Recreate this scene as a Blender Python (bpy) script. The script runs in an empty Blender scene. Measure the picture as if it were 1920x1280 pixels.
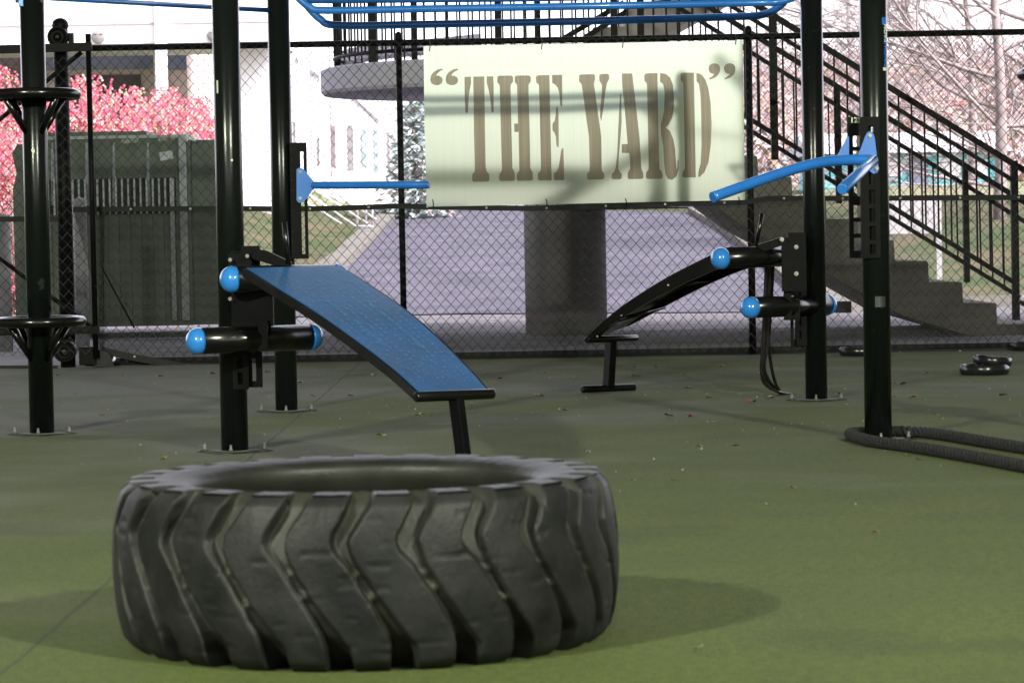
import bpy, bmesh, math, random
from math import sin, cos, pi, radians, atan2, sqrt
from mathutils import Vector, Matrix, noise
random.seed(7)
S = bpy.context.scene
COL = S.collection
# ------------------------------------------------------------ camera
F = 5200.0; CX, CY = 960.0, 640.0; HZ = 441.0; ROLL = 0.0176; CH = 0.94
_p = math.atan((CY-HZ)/F)
Fw = Vector((0, cos(_p), -sin(_p))); _U0 = Vector((0, sin(_p), cos(_p))); _R0 = Vector((1, 0, 0))
Rt = _R0*cos(ROLL) - _U0*sin(ROLL); Up = _R0*sin(ROLL) + _U0*cos(ROLL)
CAM = Vector((0, 0, CH))
def ray(px, py): return Fw + Rt*((px-CX)/F) + Up*((CY-py)/F)
def W(px, py, Y):
    d = ray(px, py); return CAM + d*(Y/d.y)
def G(px, py, z=0.0):
    d = ray(px, py); return CAM + d*((z-CH)/d.z)
cd = bpy.data.cameras.new('camera'); cam = bpy.data.objects.new('camera', cd); COL.objects.link(cam)
cd.sensor_width = 36; cd.lens = F/1920*36; cd.clip_start = .05; cd.clip_end = 2000
M3 = Matrix((Rt, Up, -Fw)).transposed().to_4x4(); M3.translation = CAM; cam.matrix_world = M3
cd.dof.use_dof = True; cd.dof.focus_distance = 17.5; cd.dof.aperture_fstop = 9
S.camera = cam
# ------------------------------------------------------------ materials
def newmat(name):
    m = bpy.data.materials.new(name); m.use_nodes = True
    nt = m.node_tree; return m, nt, nt.nodes['Principled BSDF']
def N(nt, t, **kw):
    n = nt.nodes.new(t)
    for k, v in kw.items(): setattr(n, k, v)
    return n
def noisy(name, c1, c2, scale=5, rough=.6, detail=6, metallic=0, bump=0, bscale=60, spec=.5, stretch=None, lo=.35, hi=.65, coat=0, rvar=0, wear=None):
    m, nt, b = newmat(name); L = nt.links.new
    tc = N(nt, 'ShaderNodeTexCoord'); mp = N(nt, 'ShaderNodeMapping')
    L(tc.outputs['Object'], mp.inputs[0])
    if stretch: mp.inputs['Scale'].default_value = stretch
    nz = N(nt, 'ShaderNodeTexNoise'); nz.inputs['Scale'].default_value = scale; nz.inputs['Detail'].default_value = detail
    L(mp.outputs[0], nz.inputs['Vector'])
    cr = N(nt, 'ShaderNodeValToRGB'); cr.color_ramp.elements[0].position = lo; cr.color_ramp.elements[1].position = hi
    cr.color_ramp.elements[0].color = (*c1, 1); cr.color_ramp.elements[1].color = (*c2, 1)
    L(nz.outputs['Fac'], cr.inputs[0]); out = cr.outputs[0]
    if wear:
        n2 = N(nt, 'ShaderNodeTexNoise'); n2.inputs['Scale'].default_value = wear[1]; n2.inputs['Detail'].default_value = 8
        L(tc.outputs['Object'], n2.inputs['Vector'])
        c2r = N(nt, 'ShaderNodeValToRGB'); c2r.color_ramp.elements[0].position = wear[2]; c2r.color_ramp.elements[1].position = wear[2]+.03
        L(n2.outputs['Fac'], c2r.inputs[0])
        mx = N(nt, 'ShaderNodeMixRGB'); mx.inputs[2].default_value = (*wear[0], 1)
        L(c2r.outputs[0], mx.inputs[0]); L(out, mx.inputs[1]); out = mx.outputs[0]
    L(out, b.inputs['Base Color'])
    b.inputs['Roughness'].default_value = rough; b.inputs['Metallic'].default_value = metallic
    b.inputs['Specular IOR Level'].default_value = spec
    if coat: b.inputs['Coat Weight'].default_value = coat; b.inputs['Coat Roughness'].default_value = .08
    if rvar:
        mr = N(nt, 'ShaderNodeMapRange'); mr.inputs[3].default_value = rough-rvar; mr.inputs[4].default_value = rough+rvar
        L(nz.outputs['Fac'], mr.inputs[0]); L(mr.outputs[0], b.inputs['Roughness'])
    if bump:
        nb = N(nt, 'ShaderNodeTexNoise'); nb.inputs['Scale'].default_value = bscale; nb.inputs['Detail'].default_value = 4
        L(tc.outputs['Object'], nb.inputs['Vector'])
        bp = N(nt, 'ShaderNodeBump'); bp.inputs['Strength'].default_value = bump; bp.inputs['Distance'].default_value = .01
        L(nb.outputs['Fac'], bp.inputs['Height']); L(bp.outputs[0], b.inputs['Normal'])
    return m
def leafmat(name, cols, rough=.6, transl=.0):
    m, nt, b = newmat(name); L = nt.links.new
    g = N(nt, 'ShaderNodeNewGeometry'); cr = N(nt, 'ShaderNodeValToRGB'); cr.color_ramp.interpolation = 'CONSTANT'
    e = cr.color_ramp.elements
    while len(e) < len(cols): e.new(.5)
    for i, c in enumerate(cols): e[i].position = i/len(cols); e[i].color = (*c, 1)
    L(g.outputs['Random Per Island'], cr.inputs[0]); L(cr.outputs[0], b.inputs['Base Color']); b.inputs['Roughness'].default_value = rough
    return m
MT = {}
MT['black'] = noisy('black_powder_coat', (.003, .0042, .0042), (.006, .0078, .0074), 3, .20, bump=.04, bscale=180, spec=.28, rvar=.06, stretch=(1, 1, .25), wear=((.02, .024, .024), 22, .70))
MT['blacktube'] = noisy('black_gloss_tube', (.0025, .0025, .0027), (.0045, .0045, .0045), 9, .2, spec=.5, rvar=.05)
MT['fence_black'] = noisy('fence_black_vinyl', (.004, .0045, .0045), (.008, .0085, .008), 8, .45, rvar=.1, spec=.08, wear=((.05, .05, .045), 30, .70))
MT['wire'] = noisy('wire_vinyl', (.006, .006, .008), (.010, .010, .012), 8, .5, spec=.3)
MT['flatblack'] = noisy('black_plate', (.002, .0022, .0022), (.004, .0042, .0042), 9, .45, spec=.07, wear=((.02, .02, .018), 40, .70))
MT['blue'] = noisy('blue_paint', (.018, .140, .50), (.026, .175, .58), 4, .25, spec=.5, coat=.3, bump=.04, bscale=90)
MT['bluecap'] = noisy('blue_cap_plastic', (.024, .205, .64), (.034, .24, .70), 3, .2, coat=.5)
MT['steel'] = noisy('bolt_steel', (.16, .16, .145), (.26, .26, .23), 30, .35, metallic=.9)
MT['boltwhite'] = noisy('anchor_bolt_galvanised', (.15, .155, .15), (.24, .24, .23), 30, .4, metallic=.3)
MT['concrete_pale'] = noisy('concrete_pale', (.09, .09, .09), (.16, .16, .16), 14, .85, bump=.2)
MT['decal'] = noisy('decal_cream', (.62, .68, .50), (.70, .75, .58), 40, .5)
MT['grommet'] = noisy('grommet_brass', (.65, .65, .6), (.8, .8, .75), 40, .3, metallic=.8)

def turf_mat():
    m, nt, b = newmat('artificial_turf'); L = nt.links.new
    tc = N(nt, 'ShaderNodeTexCoord'); V = tc.outputs['Object']
    def nz(scale, det=6, w=None):
        n = N(nt, 'ShaderNodeTexNoise'); n.inputs['Scale'].default_value = scale; n.inputs['Detail'].default_value = det; L(V, n.inputs['Vector']); return n.outputs['Fac']
    def ramp(f, a, c1, b_, c2):
        c = N(nt, 'ShaderNodeValToRGB'); c.color_ramp.elements[0].position = a; c.color_ramp.elements[1].position = b_
        c.color_ramp.elements[0].color = (*c1, 1); c.color_ramp.elements[1].color = (*c2, 1); L(f, c.inputs[0]); return c.outputs[0]
    def mix(f, a, b_, t='MIX'):
        x = N(nt, 'ShaderNodeMixRGB', blend_type=t)
        for i, v in ((0, f), (1, a), (2, b_)):
            if isinstance(v, (int, float)): x.inputs[i].default_value = v
            elif isinstance(v, tuple): x.inputs[i].default_value = (*v, 1)
            else: L(v, x.inputs[i])
        return x.outputs[0]
    base = ramp(nz(190, 4), .36, (.023, .036, .004), .64, (.108, .138, .020)); base = mix(1.0, base, ramp(nz(34, 5), .38, (.80, .82, .82), .62, (1.16, 1.13, 1.1)), 'MULTIPLY')
    mid = ramp(nz(2.2, 8), .35, (.88, .90, .96), .65, (1.05, 1.03, 1.0))
    base = mix(1.0, base, mid, 'MULTIPLY')
    # worn grey dusty areas; extra grey deeper in the yard paints grazing sky sheen
    sx = N(nt, 'ShaderNodeSeparateXYZ'); L(V, sx.inputs[0])
    mr = N(nt, 'ShaderNodeMapRange'); mr.inputs[1].default_value = 8; mr.inputs[2].default_value = 18; mr.inputs[3].default_value = -.16; mr.inputs[4].default_value = .09; L(sx.outputs['Y'], mr.inputs[0])
    mrx = N(nt, 'ShaderNodeMapRange'); mrx.inputs[1].default_value = -2; mrx.inputs[2].default_value = 1.5; mrx.inputs[3].default_value = .12; mrx.inputs[4].default_value = -.06; L(sx.outputs['X'], mrx.inputs[0])
    ad = N(nt, 'ShaderNodeMath', operation='ADD'); L(nz(.55, 7), ad.inputs[0]); L(mr.outputs[0], ad.inputs[1])
    ad2 = N(nt, 'ShaderNodeMath', operation='ADD'); L(ad.outputs[0], ad2.inputs[0]); L(mrx.outputs[0], ad2.inputs[1])
    f = ramp(ad2.outputs[0], .46, (0, 0, 0), .72, (.72, .72, .72))
    base = mix(f, base, ramp(nz(170, 4), .36, (.075, .078, .068), .64, (.21, .21, .195)))
    # damp darker patches
    f2 = ramp(nz(.9, 3), .60, (0, 0, 0), .66, (.45, .45, .45))
    base = mix(f2, base, mix(1.0, base, (.62, .60, .66), 'MULTIPLY'))
    # seam between turf rolls: line through two ground points
    a = G(0, 1265); c = G(560, 780)
    d = (c-a).normalized(); nrm = Vector((-d.y, d.x)); off = nrm.x*a.x + nrm.y*a.y
    dp = N(nt, 'ShaderNodeVectorMath', operation='DOT_PRODUCT'); L(V, dp.inputs[0]); dp.inputs[1].default_value = (nrm.x, nrm.y, 0)
    sb = N(nt, 'ShaderNodeMath', operation='SUBTRACT'); L(dp.outputs['Value'], sb.inputs[0]); sb.inputs[1].default_value = off
    wz = N(nt, 'ShaderNodeMath', operation='MULTIPLY_ADD'); L(nz(3, 3), wz.inputs[0]); wz.inputs[1].default_value = .03; L(sb.outputs[0], wz.inputs[2])
    ab = N(nt, 'ShaderNodeMath', operation='ABSOLUTE'); L(wz.outputs[0], ab.inputs[0])
    sm = N(nt, 'ShaderNodeMapRange'); sm.inputs[1].default_value = .014; sm.inputs[2].default_value = .018; sm.inputs[3].default_value = .65; sm.inputs[4].default_value = 0
    sb2 = N(nt, 'ShaderNodeMath', operation='SUBTRACT'); L(ab.outputs[0], sb2.inputs[0]); sb2.inputs[1].default_value = .0
    L(sb2.outputs[0], sm.inputs[0])
    # keep it a 6 mm line: |x-0.015| < .004
    s3 = N(nt, 'ShaderNodeMath', operation='SUBTRACT'); L(wz.outputs[0], s3.inputs[0]); s3.inputs[1].default_value = .015
    a3 = N(nt, 'ShaderNodeMath', operation='ABSOLUTE'); L(s3.outputs[0], a3.inputs[0]); L(a3.outputs[0], sm.inputs[0])
    sm.inputs[1].default_value = .003; sm.inputs[2].default_value = .008
    base = mix(sm.outputs[0], base, (.02, .025, .012))
    L(base, b.inputs['Base Color']); b.inputs['Roughness'].default_value = .88; b.inputs['Specular IOR Level'].default_value = .2
    b.inputs['Sheen Weight'].default_value = .03; b.inputs['Sheen Roughness'].default_value = .5
    bp = N(nt, 'ShaderNodeBump'); bp.inputs['Strength'].default_value = .8; bp.inputs['Distance'].default_value = .008
    n2 = nz(170, 3); L(n2, bp.inputs['Height']); L(bp.outputs[0], b.inputs['Normal'])
    return m
MT['turf'] = turf_mat()

def screen_mat():
    m, nt, b = newmat('mesh_windscreen'); L = nt.links.new
    out = nt.nodes['Material Output']; tr = N(nt, 'ShaderNodeBsdfTransparent'); mx = N(nt, 'ShaderNodeMixShader')
    tc = N(nt, 'ShaderNodeTexCoord')
    mp = N(nt, 'ShaderNodeMapping'); mp.inputs['Scale'].default_value = (160, 1, 12); L(tc.outputs['Object'], mp.inputs[0])
    n1 = N(nt, 'ShaderNodeTexNoise'); n1.inputs['Scale'].default_value = 1; n1.inputs['Detail'].default_value = 2; L(mp.outputs[0], n1.inputs['Vector'])
    mp2 = N(nt, 'ShaderNodeMapping'); mp2.inputs['Scale'].default_value = (10, 1, 150); L(tc.outputs['Object'], mp2.inputs[0])
    n2 = N(nt, 'ShaderNodeTexNoise'); n2.inputs['Scale'].default_value = 1; L(mp2.outputs[0], n2.inputs['Vector'])
    ad = N(nt, 'ShaderNodeMath', operation='ADD'); L(n1.outputs['Fac'], ad.inputs[0]); L(n2.outputs['Fac'], ad.inputs[1])
    mr = N(nt, 'ShaderNodeMapRange'); mr.inputs[1].default_value = .6; mr.inputs[2].default_value = 1.4; mr.inputs[3].default_value = .46; mr.inputs[4].default_value = .64
    L(ad.outputs[0], mr.inputs[0]); L(mr.outputs[0], mx.inputs[0])
    b.inputs['Base Color'].default_value = (.018, .0175, .0178, 1); b.inputs['Roughness'].default_value = .8
    L(tr.outputs[0], mx.inputs[1]); L(b.outputs[0], mx.inputs[2]); L(mx.outputs[0], out.inputs[0])
    return m
MT['screen'] = screen_mat()
MT['hem'] = noisy('screen_hem', (.006, .006, .006), (.011, .0105, .01), 12, .7)

def sign_mat(name, c1, c2, metallic, rough):
    m = noisy(name, c1, c2, 1.0, rough, metallic=metallic, stretch=(60, 1, 1.2), detail=5, lo=.3, hi=.7)
    nt = m.node_tree; b = nt.nodes['Principled BSDF']; L = nt.links.new
    tc = N(nt, 'ShaderNodeTexCoord'); n = N(nt, 'ShaderNodeTexNoise'); n.inputs['Scale'].default_value = 1.6; n.inputs['Detail'].default_value = 3
    L(tc.outputs['Object'], n.inputs['Vector'])
    bp = N(nt, 'ShaderNodeBump'); bp.inputs['Strength'].default_value = .03; bp.inputs['Distance'].default_value = .004
    L(n.outputs['Fac'], bp.inputs['Height']); L(bp.outputs[0], b.inputs['Normal'])
    return m
MT['sign'] = sign_mat('sign_sheet', (.42, .49, .375), (.45, .52, .405), .66, .05)
MT['letters'] = sign_mat('sign_letter_paint', (.130, .125, .080), (.185, .175, .112), .66, .06)

# ------------------------------------------------------------ mesh builder
LOC = {}
class MB:
    def __init__(s): s.v = []; s.f = []; s.sm = []
    def add(s, vs, fs, smooth=False):
        b = len(s.v); s.v += [Vector(v) for v in vs]; s.f += [tuple(b+i for i in f) for f in fs]; s.sm += [smooth]*len(fs); return s
    def box(s, lo, hi):
        x0, y0, z0 = lo; x1, y1, z1 = hi
        return s.add([(x0,y0,z0),(x1,y0,z0),(x1,y1,z0),(x0,y1,z0),(x0,y0,z1),(x1,y0,z1),(x1,y1,z1),(x0,y1,z1)],
                     [(0,3,2,1),(4,5,6,7),(0,1,5,4),(1,2,6,5),(2,3,7,6),(3,0,4,7)])
    def obox(s, p0, p1, w, h, up=Vector((0, 0, 1))):
        """bar of cross-section w x h from p0 to p1"""
        d = (p1-p0).normalized(); a = d.cross(up)
        if a.length < 1e-4: a = Vector((1, 0, 0))
        a.normalize(); b = a.cross(d).normalized(); vs = []
        for p in (p0, p1):
            for i, j in ((-1,-1),(1,-1),(1,1),(-1,1)): vs.append(p + a*(w/2*i) + b*(h/2*j))
        return s.add(vs, [(0,3,2,1),(4,5,6,7),(0,1,5,4),(1,2,6,5),(2,3,7,6),(3,0,4,7)])
    def tube(s, pts, r, n=16, caps=True, smooth=True, closed=False):
        pts = [Vector(p) for p in pts]; m = len(pts)
        rs = r if isinstance(r, (list, tuple)) else [r]*m
        b = len(s.v); prev = None
        for i, p in enumerate(pts):
            if closed: t = (pts[(i+1) % m]-pts[i-1]).normalized()
            else: t = (pts[min(i+1, m-1)]-pts[max(i-1, 0)]).normalized()
            if prev is None:
                u = t.orthogonal().normalized()
            else:
                u = (prev - t*prev.dot(t))
                u = u.normalized() if u.length > 1e-6 else t.orthogonal().normalized()
            prev = u; w = t.cross(u)
            for k in range(n):
                a = 2*pi*k/n; s.v.append(p + (u*cos(a)+w*sin(a))*rs[i])
        for i in range(m if closed else m-1):
            for k in range(n):
                j = (i+1) % m
                s.f.append((b+i*n+k, b+i*n+(k+1) % n, b+j*n+(k+1) % n, b+j*n+k)); s.sm.append(smooth)
        if caps and not closed:
            s.f.append(tuple(b+k for k in reversed(range(n)))); s.sm.append(False)
            s.f.append(tuple(b+(m-1)*n+k for k in range(n))); s.sm.append(False)
        return s
    def cyl(s, p0, p1, r, n=24, bev=0):
        p0 = Vector(p0); p1 = Vector(p1)
        if bev:
            d = (p1-p0).normalized()
            return s.tube([p0, p0+d*bev*.3, p0+d*bev, p1-d*bev, p1-d*bev*.3, p1], [r-bev, r-bev*.3, r, r, r-bev*.3, r-bev], n)
        return s.tube([p0, p1], r, n)
    def lathe(s, c, prof, n=32, axis='z', smooth=True):
        c = Vector(c); b = len(s.v)
        for r, h in prof:
            for k in range(n):
                a = 2*pi*k/n
                if axis == 'z': v = Vector((r*cos(a), r*sin(a), h))
                elif axis == 'y': v = Vector((r*cos(a), h, r*sin(a)))
                else: v = Vector((h, r*cos(a), r*sin(a)))
                s.v.append(c+v)
        for i in range(len(prof)-1):
            for k in range(n):
                s.f.append((b+i*n+k, b+i*n+(k+1) % n, b+(i+1)*n+(k+1) % n, b+(i+1)*n+k)); s.sm.append(smooth)
        return s
    def prism(s, pts, off):
        """polygon pts (3D list) extruded by vector off"""
        n = len(pts); off = Vector(off)
        vs = [Vector(p) for p in pts]+[Vector(p)+off for p in pts]
        fs = [tuple(reversed(range(n))), tuple(range(n, 2*n))]+[(i, (i+1) % n, n+(i+1) % n, n+i) for i in range(n)]
        return s.add(vs, fs)
    def build(s, name, mat, parent=None, loc=None, bevel=0):
        o0 = Vector((0, 0, 0))
        if parent is not None: o0 = LOC[parent.name]
        org = Vector(loc) if loc is not None else o0.copy()
        me = bpy.data.meshes.new(name); me.from_pydata([v-org for v in s.v], [], s.f); me.update()
        me.polygons.foreach_set('use_smooth', s.sm)
        if isinstance(mat, str): mat = MT[mat]
        me.materials.append(mat)
        bm = bmesh.new(); bm.from_mesh(me); bmesh.ops.recalc_face_normals(bm, faces=bm.faces); bm.to_mesh(me); bm.free()
        o = bpy.data.objects.new(name, me); COL.objects.link(o)
        if parent is not None: o.parent = parent
        o.location = org-o0; LOC[o.name] = org
        if bevel:
            md = o.modifiers.new('bevel', 'BEVEL'); md.width = bevel; md.segments = 2; md.limit_method = 'ANGLE'; md.angle_limit = radians(40)
        return o
def tag(o, label=None, cat=None, group=None, kind=None):
    if label: o['label'] = label
    if cat: o['category'] = cat
    if group: o['group'] = group
    if kind: o['kind'] = kind
    return o
def thing(name, loc, label, cat, group=None):
    o = bpy.data.objects.new(name, None); COL.objects.link(o); o.location = loc; LOC[o.name] = Vector(loc); o.empty_display_size = .1
    return tag(o, label, cat, group)
def struct(mb, name, mat, **k):
    o = mb.build(name, mat, **k); o['kind'] = 'structure'; return o
def fill(mb, pts):
    """add an n-gon polygon triangulated"""
    from mathutils.geometry import tessellate_polygon
    tr = tessellate_polygon([[Vector(p) for p in pts]])
    mb.add(pts, tr)
def text_mb(txt, size, mat_fn, ext=.0, bold=.0):
    cu = bpy.data.curves.new('t', 'FONT'); cu.body = txt; cu.size = size; cu.align_x = 'CENTER'; cu.align_y = 'CENTER'; cu.offset = bold
    cu.resolution_u = 3
    o = bpy.data.objects.new('t', cu); me = o.to_mesh(); mb = MB()
    mb.add([mat_fn(v.co.x, v.co.y) for v in me.vertices], [tuple(p.vertices) for p in me.polygons])
    o.to_mesh_clear(); bpy.data.objects.remove(o); bpy.data.curves.remove(cu)
    return mb
def bez(ps, n=12):
    """Catmull-Rom through ps"""
    ps = [Vector(p) for p in ps]; out = []
    for i in range(len(ps)-1):
        p0 = ps[max(i-1, 0)]; p1 = ps[i]; p2 = ps[i+1]; p3 = ps[min(i+2, len(ps)-1)]
        for k in range(n):
            t = k/n
            out.append(.5*((2*p1)+(p2-p0)*t+(2*p0-5*p1+4*p2-p3)*t*t+(-p0+3*p1-3*p2+p3)*t**3))
    out.append(ps[-1]); return out
def copytree(o, loc, label=None):
    r = o.copy(); COL.objects.link(r); r.location = loc
    if label: r['label'] = label
    for ch in [c for c in bpy.data.objects if c.parent == o]:
        c = ch.copy(); COL.objects.link(c); c.parent = r
        for g in [x for x in bpy.data.objects if x.parent == ch]:
            d = g.copy(); COL.objects.link(d); d.parent = c
    return r
FY = 21.1      # fence plane
# ------------------------------------------------------------ ground
def zg(x, y):
    if y < 33: return 0.0
    if y < 62: return (y-33)*.0495
    return 29*.0495+(y-62)*.02
MND = None
def sst(t): t = min(1, max(0, t)); return t*t*(3-2*t)
def edge_x(line, y):
    if y <= line[0].y: return line[0].x
    for p, q in zip(line, line[1:]):
        if p.y <= y <= q.y: return p.x+(q.x-p.x)*(y-p.y)/max(1e-6, q.y-p.y)
    return line[-1].x
def zgm(x, y):
    z = zg(x, y)
    if MND and y > 33:
        k = sst((y-33.5)/12)
        z += k*.72*sst((edge_x(MND[0], y)-.7-x)/3.2) + k*.45*sst((x-edge_x(MND[1], y)-.7)/4)
    return z
def T(px, py, lift=0.0):
    """ray meets the terrain"""
    y = 21.0; d = ray(px, py)
    while y < 400:
        p = CAM + d*(y/d.y)
        if p.z <= zg(p.x, y)+lift: return Vector((p.x, y, zg(p.x, y)+lift))
        y += .1
    return CAM + d*(150/d.y)
g = MB(); g.add([(-14, -36, 0), (14, -36, 0), (14, FY+.12, 0), (-14, FY+.12, 0)], [(0, 1, 2, 3)])
struct(g, 'turf_floor', 'turf')
# terrain outside (grass, rises away) and around
MT['grass'] = noisy('lawn', (.045, .075, .020), (.125, .10, .058), .9, .95, bump=.6, bscale=25, detail=8, lo=.42, hi=.62)
MT['asphalt'] = noisy('road_asphalt', (.080, .077, .108), (.135, .128, .172), 1.3, .9, bump=.4, bscale=80, detail=9)
MT['walk'] = noisy('sidewalk_concrete', (.135, .128, .148), (.21, .20, .225), 1.6, .9, bump=.3, bscale=60, detail=9)
MT['dirty'] = noisy('grimy_concrete', (.07, .066, .068), (.17, .158, .165), 1.1, .9, bump=.4, bscale=50, detail=10)
g = MB(); g.add([(-14, FY+.125, .004), (14, FY+.125, .004), (14, 26.6, .004), (-14, 26.6, .004)], [(0, 1, 2, 3)])
struct(g, 'pavement', 'dirty')
g = MB(); g.add([(-14, 26.61, .006), (14, 26.61, .006), (14, 33.0, .006), (-14, 33.0, .006)], [(0, 1, 2, 3)])
struct(g, 'sidewalk', 'walk')
# driveway traced on the slope
Lc = [(470, 585), (545, 560), (605, 528), (655, 500), (700, 455), (735, 418), (775, 397)]
Rc = [(1560, 587), (1500, 560), (1455, 520), (1415, 487), (1375, 455), (1340, 430), (1290, 400)]
Lw = bez([T(*p) for p in Lc], 6); Rw = bez([T(*p) for p in Rc], 6)
Lw = [Vector((Lw[0].x-2.5, 33.01, 0))]+Lw; Rw = [Vector((Rw[0].x+2.5, 33.01, 0))]+Rw
g = MB()
for i in range(len(Lw)-1):
    a, b_, c, d = Lw[i], Rw[i], Rw[i+1], Lw[i+1]
    for k in range(6):
        f0, f1 = k/6, (k+1)/6
        q = [a.lerp(b_, f0), a.lerp(b_, f1), d.lerp(c, f1), d.lerp(c, f0)]
        g.add([Vector((v.x, v.y, zg(v.x, v.y)+.02)) for v in q], [(0, 1, 2, 3)])
e0, e1 = Lw[-1], Rw[-1]
ye = max(e0.y, e1.y)
g.add([Vector((-9, ye-2.2, zg(0, ye-2.2)+.028)), Vector((12, ye-2.2, zg(0, ye-2.2)+.028)), Vector((12, ye+12, zg(0, ye+12)+.03)), Vector((-9, ye+12, zg(0, ye+12)+.03))], [(0, 1, 2, 3)])
struct(g, 'driveway', 'asphalt')
MND = (Lw, Rw)
g = MB(); ys = [FY+.12, 24, 27, 30, 33]+[33+i for i in range(1, 31)]+[75, 100, 150, 250, 400, 700]
xs = [-150, -60, -30, -20]+[-15+i*.6 for i in range(52)]+[20, 30, 60, 150]
vs = [(x, y, zgm(x, y)-.012) for y in ys for x in xs]; nx = len(xs)
g.add(vs, [(j*nx+i, j*nx+i+1, (j+1)*nx+i+1, (j+1)*nx+i) for j in range(len(ys)-1) for i in range(nx-1)])
struct(g, 'lawn', 'grass')
MT['kerb'] = noisy('kerb_concrete', (.16, .152, .14), (.23, .22, .20), 3, .9, bump=.3)
for side, line in ((-1, Lw), (1, Rw)):
    g = MB()
    vs = []
    for i, p in enumerate(line):
        t = (line[min(i+1, len(line)-1)]-line[max(i-1, 0)]); n_ = Vector((-t.y, t.x, 0)).normalized()*(-side)
        if n_.x*side < 0: n_ = -n_
        for (o_, h) in ((.0, .0), (.0, .13), (.38, .14), (.38, -.02)):
            q = p+n_*o_; vs.append(Vector((q.x, q.y, zg(q.x, q.y)+h)))
    m_ = len(line)
    g.add(vs, [(i*4+k, i*4+k+1, (i+1)*4+k+1, (i+1)*4+k) for i in range(m_-1) for k in range(3)])
    struct(g, 'kerb', 'kerb')
# ------------------------------------------------------------ bridge deck overhead (shades the yard; above the picture)
MT['deck'] = noisy('deck_concrete', (.20, .19, .18), (.30, .29, .27), 1.2, .9)
g = MB(); g.box((-40, -30, 7.6), (40, 25.0, 8.6))
for x in (-36, -30, -24, -18, -12, -6, 0, 6, 12, 18, 24, 30, 36): g.box((x-.35, -30, 7.15), (x+.35, 25.0, 7.597))
o = struct(g, 'bridge_deck', 'deck')
for sx in (-1, 1):  # added unseen walls that keep side sky light off the yard
    g = MB(); g.box((min(sx*14.05, sx*14.8), -30, -.2), (max(sx*14.05, sx*14.8), 20.5, 7.58)); tag(g.build('side_sky_blocker', 'deck', None, loc=(sx*14.4, -7, 0)), 'added unseen concrete wall keeping out side sky on the ' + ('left' if sx < 0 else 'right') + ' of the yard', 'wall')
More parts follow.
